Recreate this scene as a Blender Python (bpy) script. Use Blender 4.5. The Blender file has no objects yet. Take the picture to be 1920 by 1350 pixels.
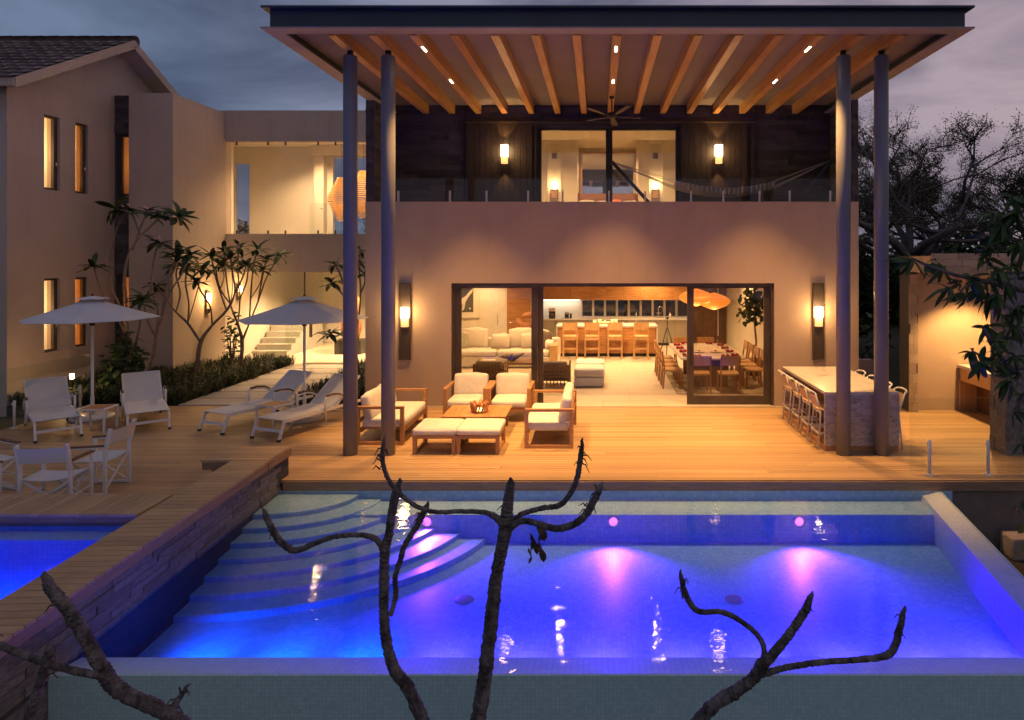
import bpy, math, random
import numpy as np
from mathutils import Vector, Matrix, Euler
random.seed(7); np.random.seed(7)
R = math.radians
scn = bpy.context.scene
COL = scn.collection

# ------------------------------------------------------------------ camera
H = 3.15                       # eye height above the deck, metres
cam = bpy.data.cameras.new('camera'); camo = bpy.data.objects.new('camera', cam); COL.objects.link(camo)
camo.location = (0, 0, H); camo.rotation_euler = (R(90), 0, 0)
cam.sensor_width = 36; cam.lens = 36 * 1250 / 1920
cam.shift_x = -(1121 - 960) / 1920; cam.shift_y = -(675 - 480) / 1920
cam.clip_start = 0.05; cam.clip_end = 2000
scn.camera = camo

# ------------------------------------------------------------------ sky at dusk
W = bpy.data.worlds.new('World'); scn.world = W; W.use_nodes = True
nt = W.node_tree; N = nt.nodes; L = nt.links
for n in list(N): N.remove(n)
out = N.new('ShaderNodeOutputWorld')
sky = N.new('ShaderNodeTexSky'); sky.sky_type = 'NISHITA'; sky.sun_disc = False
sky.sun_elevation = R(-2.0); sky.sun_rotation = R(70); sky.altitude = 0; sky.dust_density = 2
bg1 = N.new('ShaderNodeBackground'); bg1.inputs['Strength'].default_value = 0.012
L.new(sky.outputs[0], bg1.inputs['Color'])
tc = N.new('ShaderNodeTexCoord')
mp = N.new('ShaderNodeMapping'); mp.inputs['Scale'].default_value = (1.0, 1.0, 3.2); mp.inputs['Rotation'].default_value = (0, R(-14), R(20))
L.new(tc.outputs['Generated'], mp.inputs['Vector'])
nz = N.new('ShaderNodeTexNoise'); nz.inputs['Scale'].default_value = 2.6; nz.inputs['Detail'].default_value = 7; nz.inputs['Roughness'].default_value = 0.55; nz.inputs['Distortion'].default_value = 0.4
L.new(mp.outputs[0], nz.inputs['Vector'])
cr = N.new('ShaderNodeMapRange'); cr.inputs['From Min'].default_value = 0.38; cr.inputs['From Max'].default_value = 0.60
L.new(nz.outputs['Fac'], cr.inputs['Value'])
sx = N.new('ShaderNodeSeparateXYZ'); L.new(tc.outputs['Generated'], sx.inputs[0])
mr = N.new('ShaderNodeMapRange'); mr.inputs['From Min'].default_value = -0.55; mr.inputs['From Max'].default_value = 0.6
L.new(sx.outputs['X'], mr.inputs['Value'])
def wmix(a, b, fac):
    m = N.new('ShaderNodeMix'); m.data_type = 'RGBA'
    for k, v in ((6, a), (7, b)):
        if isinstance(v, tuple): m.inputs[k].default_value = (*v, 1)
        else: L.new(v, m.inputs[k])
    L.new(fac, m.inputs[0]); return m.outputs[2]
dark = wmix((0.052, 0.072, 0.122), (0.115, 0.098, 0.138), mr.outputs[0])
light = wmix((0.110, 0.148, 0.230), (0.330, 0.255, 0.285), mr.outputs[0])
cl = wmix(dark, light, cr.outputs[0])
bg2 = N.new('ShaderNodeBackground'); bg2.inputs['Strength'].default_value = 1.42
L.new(cl, bg2.inputs['Color'])
ad = N.new('ShaderNodeAddShader'); L.new(bg1.outputs[0], ad.inputs[0]); L.new(bg2.outputs[0], ad.inputs[1])
L.new(ad.outputs[0], out.inputs['Surface'])

scn.view_settings.view_transform = 'Standard'; scn.view_settings.look = 'None'
scn.view_settings.exposure = 0; scn.view_settings.gamma = 1
scn.render.engine = 'CYCLES'
cy = scn.cycles
cy.use_denoising = True; cy.max_bounces = 6; cy.diffuse_bounces = 3; cy.glossy_bounces = 3; cy.transparent_max_bounces = 14; cy.transmission_bounces = 2
cy.use_adaptive_sampling = True; cy.adaptive_threshold = .02; cy.light_sampling_threshold = .03
cy.sample_clamp_indirect = 3.0; cy.blur_glossy = 0.5; cy.use_light_tree = True
cy.caustics_reflective = True; cy.caustics_refractive = False

# ------------------------------------------------------------------ helpers
def wx(px, Y): return (px - 1121) * Y / 1250
def wz(py, Y): return H - (py - 480) * Y / 1250
def at(px, py, Y): return (wx(px, Y), Y, wz(py, Y))

CHILD = {}
class MB:
    def __init__(s): s.v = []; s.f = []; s.s = []
    def add(s, vs, fs, smooth=False):
        o = len(s.v); s.v += [tuple(map(float, v)) for v in vs]
        s.f += [tuple(i + o for i in f) for f in fs]; s.s += [smooth] * len(fs); return s
    def box(s, x0, x1, y0, y1, z0, z1):
        return s.add([(x0,y0,z0),(x1,y0,z0),(x1,y1,z0),(x0,y1,z0),(x0,y0,z1),(x1,y0,z1),(x1,y1,z1),(x0,y1,z1)],
              [(0,3,2,1),(4,5,6,7),(0,1,5,4),(1,2,6,5),(2,3,7,6),(3,0,4,7)])
    def cbox(s, cx, cy, cz, sx, sy, sz): return s.box(cx-sx/2, cx+sx/2, cy-sy/2, cy+sy/2, cz-sz/2, cz+sz/2)
    def bar(s, p, q, w, h=None):
        h = h or w; p = Vector(p); q = Vector(q); d = (q-p).normalized()
        up = Vector((0,0,1)) if abs(d.z) < 0.95 else Vector((0,1,0))
        a = d.cross(up).normalized(); b = a.cross(d).normalized()
        vs = [e + a*(i*w/2) + b*(j*h/2) for e in (p, q) for i, j in ((-1,-1),(1,-1),(1,1),(-1,1))]
        return s.add(vs, [(0,3,2,1),(4,5,6,7),(0,1,5,4),(1,2,6,5),(2,3,7,6),(3,0,4,7)])
    def tube(s, pts, rad, n=8, smooth=True, wob=0):
        pts = [Vector(p) for p in pts]
        if not hasattr(rad, '__len__'): rad = [rad]*len(pts)
        rings = []; prev = None
        for i, p in enumerate(pts):
            d = (pts[min(i+1, len(pts)-1)] - pts[max(i-1, 0)])
            d = d.normalized() if d.length > 1e-9 else Vector((0,0,1))
            if prev is None:
                a = d.cross(Vector((0,0,1)) if abs(d.z) < 0.9 else Vector((1,0,0))).normalized()
            else:
                a = (prev - d*prev.dot(d)).normalized()
            prev = a; b = d.cross(a)
            rings.append([p + (a*math.cos(2*math.pi*k/n) + b*math.sin(2*math.pi*k/n))*rad[i]*(1+random.uniform(-wob, wob)) for k in range(n)])
        vs = [v for r in rings for v in r]; fs = []
        for i in range(len(pts)-1):
            for k in range(n):
                fs.append((i*n+k, i*n+(k+1)%n, (i+1)*n+(k+1)%n, (i+1)*n+k))
        o = len(s.v); s.add(vs, fs, smooth)
        s.f += [tuple(o+k for k in range(n))[::-1], tuple(o+(len(pts)-1)*n+k for k in range(n))]; s.s += [False, False]
        return s
    def lathe(s, prof, n=20, c=(0,0), smooth=True, a0=0, a1=2*math.pi):
        full = abs(a1-a0-2*math.pi) < 1e-6; m = n if full else n+1
        vs = [(c[0]+r*math.cos(a0+(a1-a0)*k/n), c[1]+r*math.sin(a0+(a1-a0)*k/n), z) for r, z in prof for k in range(m)]
        fs = []
        for i in range(len(prof)-1):
            for k in range(n):
                k2 = (k+1) % m
                fs.append((i*m+k, i*m+k2, (i+1)*m+k2, (i+1)*m+k))
        o = len(s.v); s.add(vs, fs, smooth)
        if full:
            if prof[0][0] > 1e-6: s.f.append(tuple(o+k for k in range(m))[::-1]); s.s.append(False)
            if prof[-1][0] > 1e-6: s.f.append(tuple(o+(len(prof)-1)*m+k for k in range(m))); s.s.append(False)
        return s
    def prism(s, poly, c0, c1, ax='z'):
        n = len(poly)
        def m(a, b, c): return {'z': (a,b,c), 'y': (a,c,b), 'x': (c,a,b)}[ax]
        vs = [m(a,b,c0) for a,b in poly] + [m(a,b,c1) for a,b in poly]
        return s.add(vs, [tuple(range(n))[::-1], tuple(range(n, 2*n))] + [(i, (i+1)%n, n+(i+1)%n, n+i) for i in range(n)])
    def rbox(s, cx, cy, cz, sx, sy, sz, r=0.03, n=5, puff=0.0, rot=None):
        hx, hy, hz = sx/2, sy/2, sz/2
        ts = np.concatenate([[-1, -0.97, -0.9], np.linspace(-0.7, 0.7, n), [0.9, 0.97, 1]]); m = len(ts); vs = []; fs = []
        for ax in range(3):
            for sg in (-1, 1):
                o = len(vs)
                for a in ts:
                    for b in ts:
                        p = [0,0,0]; p[ax] = sg; p[(ax+1)%3] = a; p[(ax+2)%3] = b
                        P = np.array(p)*np.array((hx,hy,hz)); inn = np.clip(P, (-hx+r,-hy+r,-hz+r), (hx-r,hy-r,hz-r))
                        d = P-inn; l = np.linalg.norm(d); Q = inn + (d/l*r if l > 0 else d)
                        if puff: Q = Q + np.array((0,0,1))*puff*np.sign(p[2])*(1-p[0]**2)*(1-p[1]**2)*(1 if abs(p[2])>.5 else 0) + np.array((0,1,0))*puff*np.sign(p[1])*(1-p[0]**2)*(1-p[2]**2)*(1 if abs(p[1])>.5 else 0)
                        if puff: Q = Q + np.array([.5,.5,1.0])*.22*puff*(math.sin(9*Q[0]/sx*1.3+cx*7)+math.sin(7*Q[1]/sy+cy*5+Q[0]/sx*4))*(1-max(abs(p[0]),abs(p[1]),abs(p[2]) if False else 0)**6)
                        if rot is not None: Q = rot @ Vector(Q)
                        vs.append((Q[0]+cx, Q[1]+cy, Q[2]+cz))
                for i in range(m-1):
                    for j in range(m-1):
                        q = (o+i*m+j, o+(i+1)*m+j, o+(i+1)*m+j+1, o+i*m+j+1)
                        fs.append(q if sg > 0 else q[::-1])
        return s.add(vs, fs, True)
    def grid(s, fn, nu, nv, smooth=True):
        vs = [fn(i/nu, j/nv) for i in range(nu+1) for j in range(nv+1)]
        return s.add(vs, [(i*(nv+1)+j, (i+1)*(nv+1)+j, (i+1)*(nv+1)+j+1, i*(nv+1)+j+1) for i in range(nu) for j in range(nv)], smooth)
    def wall(s, a0, a1, b0, b1, c0, c1, holes=(), ax='y'):
        """plate a0..a1 x b0..b1, thickness c0..c1 along ax, with rectangular openings"""
        A = sorted({a0, a1, *[h[0] for h in holes], *[h[1] for h in holes]}); B = sorted({b0, b1, *[h[2] for h in holes], *[h[3] for h in holes]})
        A = [a for a in A if a0 <= a <= a1]; B = [b for b in B if b0 <= b <= b1]
        def m(a, b, c): return {'z': (a,b,c), 'y': (a,c,b), 'x': (c,a,b)}[ax]
        def solid(i, j):
            if not (0 <= i < len(A)-1 and 0 <= j < len(B)-1): return False
            ca, cb = (A[i]+A[i+1])/2, (B[j]+B[j+1])/2
            return not any(h[0] < ca < h[1] and h[2] < cb < h[3] for h in holes)
        for i in range(len(A)-1):
            for j in range(len(B)-1):
                if not solid(i, j): continue
                p, q, u, v = A[i], A[i+1], B[j], B[j+1]
                s.add([m(p,u,c0), m(q,u,c0), m(q,v,c0), m(p,v,c0)], [(0,1,2,3)]); s.add([m(p,u,c1), m(q,u,c1), m(q,v,c1), m(p,v,c1)], [(3,2,1,0)])
                if not solid(i-1,j): s.add([m(p,u,c0), m(p,v,c0), m(p,v,c1), m(p,u,c1)], [(0,1,2,3)])
                if not solid(i+1,j): s.add([m(q,u,c0), m(q,v,c0), m(q,v,c1), m(q,u,c1)], [(3,2,1,0)])
                if not solid(i,j-1): s.add([m(p,u,c0), m(q,u,c0), m(q,u,c1), m(p,u,c1)], [(3,2,1,0)])
                if not solid(i,j+1): s.add([m(p,v,c0), m(q,v,c0), m(q,v,c1), m(p,v,c1)], [(0,1,2,3)])
        return s
    def mesh(s, name):
        me = bpy.data.meshes.new(name); me.from_pydata(s.v, [], s.f)
        me.polygons.foreach_set('use_smooth', s.s); me.update(); return me
    def build(s, name, mat, parent=None, loc=None, rz=0, bev=0):
        me = s.mesh(name); me.materials.append(M[mat] if isinstance(mat, str) else mat)
        o = link(name, me, parent)
        if loc: o.location = loc
        if rz: o.rotation_euler.z = rz
        if bev:
            b = o.modifiers.new('edge', 'BEVEL'); b.width = bev; b.segments = 2; b.limit_method = 'ANGLE'
        return o
def link(name, data, parent=None):
    o = bpy.data.objects.new(name, data); COL.objects.link(o)
    if parent is not None: o.parent = parent; CHILD.setdefault(parent.name, []).append(o)
    return o
def tag(o, label=None, cat=None, group=None, kind=None):
    if label: o['label'] = label
    if cat: o['category'] = cat
    if group: o['group'] = group
    if kind: o['kind'] = kind
    return o
def thing(name, label, cat, loc=(0,0,0), rz=0, group=None):
    o = bpy.data.objects.new(name, None); COL.objects.link(o); o.empty_display_size = 0.1
    o.location = loc; o.rotation_euler.z = rz; return tag(o, label, cat, group)
def copy_tree(o, parent=None):
    c = o.copy(); COL.objects.link(c)
    if parent is not None: c.parent = parent; CHILD.setdefault(parent.name, []).append(c)
    for ch in CHILD.get(o.name, []): copy_tree(ch, c)
    return c
def dup(o, loc, rz=0, label=None, sc=None):
    c = copy_tree(o); c.location = loc; c.rotation_euler.z = rz
    if label: c['label'] = label
    if sc: c.scale = (sc,)*3
    return c
def inst(name, me, parent, loc, rot=(0,0,0), sc=(1,1,1)):
    o = link(name, me, parent); o.location = loc; o.rotation_euler = rot; o.scale = sc; return o
def lamp(kind, name, parent, loc, watts, col=(1,.58,.25), rot=(0,0,0), size=.05, cone=90, blend=.5):
    l = bpy.data.lights.new(name, kind); l.energy = watts; l.color = col
    if kind == 'AREA':
        if hasattr(size, '__len__'): l.shape = 'RECTANGLE'; l.size, l.size_y = size
        else: l.shape = 'DISK'; l.size = size
    else: l.shadow_soft_size = size
    if kind == 'SPOT': l.spot_size = R(cone); l.spot_blend = blend
    o = link(name, l, parent); o.location = loc; o.rotation_euler = rot; return o

# ------------------------------------------------------------------ materials
M = {}
def nodes(name):
    m = bpy.data.materials.new(name); m.use_nodes = True; M[name] = m
    return m, m.node_tree.nodes, m.node_tree.links, m.node_tree.nodes['Principled BSDF']
def pmat(name, c1, c2=None, scale=4, rough=.6, bump=0, bscale=None, metal=0, rand=0, spec=.5, detail=4, lo=.35, hi=.65, rvar=0, emit=None, estr=0, kind='noise', dist=0, sub=0):
    m, N, L, b = nodes(name)
    b.inputs['Roughness'].default_value = rough; b.inputs['Metallic'].default_value = metal; b.inputs['Specular IOR Level'].default_value = spec
    if emit: b.inputs['Emission Color'].default_value = (*emit, 1); b.inputs['Emission Strength'].default_value = estr
    tc = N.new('ShaderNodeTexCoord'); oi = N.new('ShaderNodeObjectInfo')
    vm = N.new('ShaderNodeVectorMath'); vm.operation = 'MULTIPLY_ADD'
    sc = scale if hasattr(scale, '__len__') else (scale,)*3
    vm.inputs[1].default_value = sc; L.new(tc.outputs['Object'], vm.inputs[0])
    rm = N.new('ShaderNodeMath'); rm.operation = 'MULTIPLY'; rm.inputs[1].default_value = 91.7; L.new(oi.outputs['Random'], rm.inputs[0]); L.new(rm.outputs[0], vm.inputs[2])
    nz = N.new('ShaderNodeTexNoise'); nz.inputs['Scale'].default_value = 1; nz.inputs['Detail'].default_value = detail; nz.inputs['Roughness'].default_value = .6; nz.inputs['Distortion'].default_value = dist
    L.new(vm.outputs[0], nz.inputs['Vector'])
    mr = N.new('ShaderNodeMapRange'); mr.inputs['From Min'].default_value = lo; mr.inputs['From Max'].default_value = hi; L.new(nz.outputs['Fac'], mr.inputs['Value'])
    mx = N.new('ShaderNodeMix'); mx.data_type = 'RGBA'; mx.inputs[6].default_value = (*c1, 1); mx.inputs[7].default_value = (*(c2 or c1), 1); L.new(mr.outputs[0], mx.inputs[0])
    col = mx.outputs[2]
    if rand:
        hs = N.new('ShaderNodeHueSaturation'); L.new(col, hs.inputs['Color'])
        m2 = N.new('ShaderNodeMapRange'); m2.inputs['To Min'].default_value = 1-rand; m2.inputs['To Max'].default_value = 1+rand
        L.new(oi.outputs['Random'], m2.inputs['Value']); L.new(m2.outputs[0], hs.inputs['Value']); col = hs.outputs[0]
    L.new(col, b.inputs['Base Color'])
    if rvar:
        m3 = N.new('ShaderNodeMapRange'); m3.inputs['To Min'].default_value = rough-rvar; m3.inputs['To Max'].default_value = rough+rvar; L.new(nz.outputs['Fac'], m3.inputs['Value']); L.new(m3.outputs[0], b.inputs['Roughness'])
    if bump:
        nb = N.new('ShaderNodeTexNoise'); nb.inputs['Scale'].default_value = bscale or 30; nb.inputs['Detail'].default_value = 4
        L.new(tc.outputs['Object'] if bscale else vm.outputs[0], nb.inputs['Vector'])
        bp = N.new('ShaderNodeBump'); bp.inputs['Strength'].default_value = bump; bp.inputs['Distance'].default_value = .02
        L.new(nb.outputs['Fac'], bp.inputs['Height']); L.new(bp.outputs[0], b.inputs['Normal'])
    if sub:
        b.inputs['Transmission Weight'].default_value = 0
        b.inputs['Subsurface Weight'].default_value = 0
    return m
def emat(name, col, s):
    m, N, L, b = nodes(name); b.inputs['Base Color'].default_value = (*[min(.9, c) for c in col], 1); b.inputs['Emission Color'].default_value = (*col, 1); b.inputs['Emission Strength'].default_value = s; b.inputs['Roughness'].default_value = .4; return m
def glassmat(name, tint, f0, rough=0.0, ripple=0, rscale=4):
    m, N, L, b = nodes(name); N.remove(b); out = N['Material Output']
    lw = N.new('ShaderNodeLayerWeight'); lw.inputs['Blend'].default_value = .5
    pw = N.new('ShaderNodeMath'); pw.operation = 'POWER'; pw.inputs[1].default_value = 5; L.new(lw.outputs['Facing'], pw.inputs[0])
    ma = N.new('ShaderNodeMath'); ma.operation = 'MULTIPLY_ADD'; ma.inputs[1].default_value = 1-f0; ma.inputs[2].default_value = f0; L.new(pw.outputs[0], ma.inputs[0])
    tr = N.new('ShaderNodeBsdfTransparent'); tr.inputs['Color'].default_value = (*tint, 1)
    gl = N.new('ShaderNodeBsdfGlossy'); gl.inputs['Roughness'].default_value = rough
    mx = N.new('ShaderNodeMixShader'); L.new(ma.outputs[0], mx.inputs[0]); L.new(tr.outputs[0], mx.inputs[1]); L.new(gl.outputs[0], mx.inputs[2]); L.new(mx.outputs[0], out.inputs['Surface'])
    if ripple:
        tc = N.new('ShaderNodeTexCoord'); mp = N.new('ShaderNodeMapping'); mp.inputs['Scale'].default_value = (1, 1.5, 1); L.new(tc.outputs['Object'], mp.inputs[0])
        n1 = N.new('ShaderNodeTexNoise'); n1.inputs['Scale'].default_value = rscale; n1.inputs['Detail'].default_value = 3; n1.inputs['Distortion'].default_value = .6; L.new(mp.outputs[0], n1.inputs['Vector'])
        bp = N.new('ShaderNodeBump'); bp.inputs['Strength'].default_value = ripple; bp.inputs['Distance'].default_value = .02; L.new(n1.outputs['Fac'], bp.inputs['Height'])
        L.new(bp.outputs[0], gl.inputs['Normal'])
    return m
def mosaic(name, c1, c2, grout, size, rough=.25, rv=.5):
    """tiny square mosaic in the material (each tile is far below ten pixels)"""
    m, N, L, b = nodes(name); b.inputs['Roughness'].default_value = rough
    ge = N.new('ShaderNodeNewGeometry'); sv = N.new('ShaderNodeVectorMath'); sv.operation = 'SCALE'; sv.inputs['Scale'].default_value = 1/size; L.new(ge.outputs['Position'], sv.inputs[0])
    of = N.new('ShaderNodeVectorMath'); of.operation = 'ADD'; of.inputs[1].default_value = (.37,.41,.43); L.new(sv.outputs[0], of.inputs[0])
    fl = N.new('ShaderNodeVectorMath'); fl.operation = 'FLOOR'; L.new(of.outputs[0], fl.inputs[0])
    wn = N.new('ShaderNodeTexWhiteNoise'); L.new(fl.outputs[0], wn.inputs['Vector'])
    mx = N.new('ShaderNodeMix'); mx.data_type = 'RGBA'; mx.inputs[6].default_value = (*c1,1); mx.inputs[7].default_value = (*c2,1); L.new(wn.outputs['Value'], mx.inputs[0])
    fr = N.new('ShaderNodeVectorMath'); fr.operation = 'FRACTION'; L.new(of.outputs[0], fr.inputs[0])
    sp = N.new('ShaderNodeSeparateXYZ'); L.new(fr.outputs[0], sp.inputs[0]); nn = N.new('ShaderNodeSeparateXYZ'); L.new(ge.outputs['True Normal'], nn.inputs[0])
    prev = None
    for k in range(3):
        lt = N.new('ShaderNodeMath'); lt.operation = 'LESS_THAN'; lt.inputs[1].default_value = .11; L.new(sp.outputs[k], lt.inputs[0])
        ab = N.new('ShaderNodeMath'); ab.operation = 'ABSOLUTE'; L.new(nn.outputs[k], ab.inputs[0]); l2 = N.new('ShaderNodeMath'); l2.operation = 'LESS_THAN'; l2.inputs[1].default_value = .5; L.new(ab.outputs[0], l2.inputs[0])
        mu = N.new('ShaderNodeMath'); mu.operation = 'MULTIPLY'; L.new(lt.outputs[0], mu.inputs[0]); L.new(l2.outputs[0], mu.inputs[1])
        if prev is not None:
            mm = N.new('ShaderNodeMath'); mm.operation = 'MAXIMUM'; L.new(prev, mm.inputs[0]); L.new(mu.outputs[0], mm.inputs[1]); prev = mm.outputs[0]
        else: prev = mu.outputs[0]
    m2 = N.new('ShaderNodeMix'); m2.data_type = 'RGBA'; m2.inputs[7].default_value = (*grout,1); L.new(mx.outputs[2], m2.inputs[6]); L.new(prev, m2.inputs[0])
    L.new(m2.outputs[2], b.inputs['Base Color']); return m

pmat('stucco', (.43,.325,.24), (.51,.39,.295), 1.1, .85, .35, 60, detail=9, lo=.25, hi=.75)
pmat('stucco_side', (.43,.345,.275), (.52,.425,.345), .9, .85, .4, 50, detail=9, lo=.25, hi=.75)
def weather(name, amount, dark):
    nt_ = M[name].node_tree; N_ = nt_.nodes; L_ = nt_.links; b_ = N_['Principled BSDF']; src = b_.inputs['Base Color'].links[0].from_socket
    ge = N_.new('ShaderNodeNewGeometry'); v1 = N_.new('ShaderNodeVectorMath'); v1.operation = 'MULTIPLY'; v1.inputs[1].default_value = (3.2,3.2,.28); L_.new(ge.outputs['Position'], v1.inputs[0])
    q = N_.new('ShaderNodeTexNoise'); q.inputs['Scale'].default_value = 1; q.inputs['Detail'].default_value = 6; q.inputs['Roughness'].default_value = .65; L_.new(v1.outputs[0], q.inputs['Vector'])
    r_ = N_.new('ShaderNodeMapRange'); r_.inputs['From Min'].default_value = .52; r_.inputs['From Max'].default_value = .78; r_.inputs['To Max'].default_value = amount; L_.new(q.outputs['Fac'], r_.inputs['Value'])
    x_ = N_.new('ShaderNodeMix'); x_.data_type = 'RGBA'; x_.inputs[7].default_value = (*dark, 1); L_.new(r_.outputs[0], x_.inputs[0]); L_.new(src, x_.inputs[6]); L_.new(x_.outputs[2], b_.inputs['Base Color'])
weather('stucco', .22, (.30,.22,.16)); weather('stucco_side', .28, (.28,.225,.18))
pmat('plaster', (.72,.66,.56), (.76,.70,.60), 1.5, .8)
pmat('ceiling_white', (.70,.66,.60), (.74,.70,.64), 1.0, .8)
pmat('dark_stone', (.050,.042,.045), (.10,.085,.085), (3,3,9), .75, .6, 25, rand=.35)
pmat('grey_stone', (.12,.11,.11), (.24,.215,.205), (6,3,4), .8, .7, 22, rand=.25)
pmat('tan_stone', (.34,.26,.19), (.44,.35,.26), 5, .85, .5, 40, rand=.18)
pmat('dark_render', (.15,.12,.10), (.20,.165,.14), 2.5, .9, .3, 50, detail=8)  # dark brown plaster of the wall below the deck edge
pmat('mortar', (.05,.045,.045), (.07,.06,.06), 20, .95)
pmat('deck_wood', (.39,.245,.12), (.49,.315,.165), (2.5,22,22), .5, .2, None, rand=.15, detail=5, rvar=.1)
pmat('deck_edge', (.22,.13,.075), (.30,.19,.11), (3,3,25), .55)
pmat('deck_under', (.03,.02,.015), None, 5, .9)
pmat('teak', (.36,.17,.065), (.50,.26,.11), (4,30,30), .45, .15, None, rand=.12)
pmat('teak_cross', (.36,.17,.065), (.50,.26,.11), (30,4,30), .45, .15, None, rand=.12)
pmat('dark_wood', (.10,.05,.025), (.17,.085,.04), (20,20,3), .5, .1, rand=.1)
pmat('cabinet_wood', (.36,.16,.05), (.56,.28,.10), (2.2,2.2,34), .35, .08, None, rand=.16, dist=.8)
pmat('door_wood', (.30,.14,.055), (.42,.21,.09), (2,2,30), .4, rand=.1)
pmat('oak', (.46,.27,.11), (.58,.36,.17), (18,18,4), .5, rand=.12)
pmat('beam_wood', (.58,.27,.065), (.78,.43,.12), (22,1.6,22), .28, .2, None, rand=.15, detail=6)
pmat('bronze', (.060,.043,.032), (.085,.062,.046), 3, .5, metal=.15)
pmat('shutter_wood', (.020,.011,.008), (.034,.019,.012), (20,20,3), .55, .1, rand=.15)
pmat('soffit_paint', (.185,.155,.13), (.22,.185,.155), 1.0, .8)
pmat('black_metal', (.012,.011,.012), (.02,.018,.018), 5, .45)
pmat('steel_blue', (.030,.042,.062), (.038,.052,.074), 2, .45, metal=.2)
pmat('flange', (.30,.25,.22), (.34,.29,.25), 2, .6)
pmat('column_paint', (.175,.175,.19), (.20,.20,.215), 2, .42, rvar=.05)
pmat('white_metal', (.70,.70,.71), (.74,.74,.76), 3, .35)
pmat('sling', (.60,.60,.62), (.66,.66,.68), 140, .75, .2, 160)
pmat('canvas', (.57,.56,.59), (.62,.62,.65), 3, .85, .15, 120)
pmat('cushion', (.63,.59,.54), (.71,.67,.61), 5, .85, .5, 9, rand=.05)
pmat('linen', (.68,.60,.50), (.74,.66,.56), 6, .9, .25, 50, rand=.06)
pmat('sage', (.30,.30,.20), (.55,.52,.40), 26, .9)
pmat('brown_cloth', (.09,.06,.04), (.13,.09,.06), 14, .9)
pmat('wicker', (.13,.075,.035), (.24,.14,.07), (60,60,60), .65, .4, 90)
pmat('grey_cushion', (.20,.16,.12), (.25,.20,.15), 10, .9)
pmat('rubber', (.02,.02,.022), None, 5, .7)
pmat('marble_top', (.62,.57,.50), (.40,.36,.32), (2.4,.9,3), .22, detail=9, dist=1.6, lo=.52, hi=.72)
pmat('counter_stone', (.66,.62,.57), (.60,.56,.50), 3, .25)
pmat('greige', (.26,.22,.17), (.29,.25,.19), 2, .5)
pmat('floor_tile', (.60,.50,.38), (.68,.58,.45), (1.2,3,3), .32, rand=.05, detail=6)
pmat('paver', (.46,.40,.33), (.54,.47,.39), 7, .8, .3, 60, rand=.06)
pmat('soil', (.035,.026,.018), (.06,.045,.03), 6, .95, .6, 20)
pmat('terrain', (.03,.035,.015), (.06,.055,.03), .8, .95, .5, 6)
pmat('roof_tile', (.15,.115,.115), (.23,.18,.17), 5, .85, .3, 30, rand=.25)
pmat('leaf', (.032,.060,.016), (.06,.10,.03), 8, .6, rand=.35, spec=.25)
pmat('leaf_dark', (.022,.042,.012), (.045,.075,.022), 8, .6, rand=.4, spec=.25)
pmat('twig_leaf', (.05,.052,.02), (.085,.08,.035), 3, .6, rand=.2)
pmat('grass_blade', (.022,.038,.010), (.05,.070,.022), 2, .6)
pmat('bark', (.050,.041,.037), (.24,.21,.19), (16,16,9), .85, 1.6, 40, detail=9, lo=.38, hi=.70)
pmat('bark_smooth', (.16,.115,.085), (.27,.20,.15), 8, .75, .6, 30)
pmat('bark_grey', (.085,.07,.065), (.15,.125,.115), 7, .85, .5, 30)
pmat('dead_leaf', (.045,.028,.018), (.10,.06,.035), 20, .8)
pmat('petal', (.80,.42,.45), (.85,.62,.58), 20, .6)
pmat('curtain', (.74,.58,.36), (.80,.64,.42), 3, .9)
_n = M['curtain'].node_tree; _t = _n.nodes.new('ShaderNodeBsdfTranslucent'); _t.inputs['Color'].default_value = (.80,.60,.36,1); _m = _n.nodes.new('ShaderNodeMixShader'); _m.inputs[0].default_value = .6
_n.links.new(_n.nodes['Principled BSDF'].outputs[0], _m.inputs[1]); _n.links.new(_t.outputs[0], _m.inputs[2]); _n.links.new(_m.outputs[0], _n.nodes['Material Output'].inputs['Surface'])
pmat('napkin', (.22,.012,.025), (.30,.02,.035), 12, .85)
pmat('ceramic', (.75,.70,.62), None, 3, .25)
pmat('orange_cloth', (.70,.19,.06), (.78,.24,.09), 8, .85)
pmat('candle_wax', (.85,.72,.42), None, 3, .5, emit=(1,.6,.2), estr=.25)
pmat('chrome', (.75,.72,.68), None, 3, .18, metal=1)
pmat('aluminium', (.70,.68,.66), (.74,.72,.70), 3, .35)
pmat('tan_plastic', (.52,.34,.20), (.58,.39,.24), 5, .6)
pmat('sculpture_wood', (.28,.11,.045), (.46,.20,.09), (4,4,10), .5)
pmat('art_print', (.055,.05,.05), (.085,.08,.08), 4, .6)
pmat('rope', (.45,.40,.32), (.55,.50,.42), 30, .9)
pmat('net', (.38,.33,.26), (.46,.41,.33), 40, .95)
pmat('rattan_lamp', (.55,.33,.12), (.66,.42,.18), 40, .7, emit=(1,.45,.12), estr=.10)
pmat('sheet', (.52,.42,.30), (.24,.18,.12), 3, .95, detail=8)  # mottle stands in for reflections on the floor under the dining table
emat('lamp_bright', (1,.70,.34), 26); emat('lamp_dim', (1,.52,.17), 1.5); emat('spa_or_fill_lens', (.02,.12,1), 4)
emat('strip_light', (1,.80,.55), 30); emat('led_white', (1,.93,.80), 6)
emat('lampshade', (1,.28,.035), .95); emat('pool_lens', (.50,.035,1.0), 12); emat('flame', (1,.5,.12), 14)
emat('disk_light', (1,.72,.40), 8); emat('curtain_glow', (1,.50,.12), .35)
glassmat('glass', (.985,.99,.985), .022); glassmat('glass_tint', (.90,.88,.84), .05); glassmat('glass_green', (.955,.98,.965), .035)
glassmat('clear_glass', (.96,.96,.95), .06)
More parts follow.
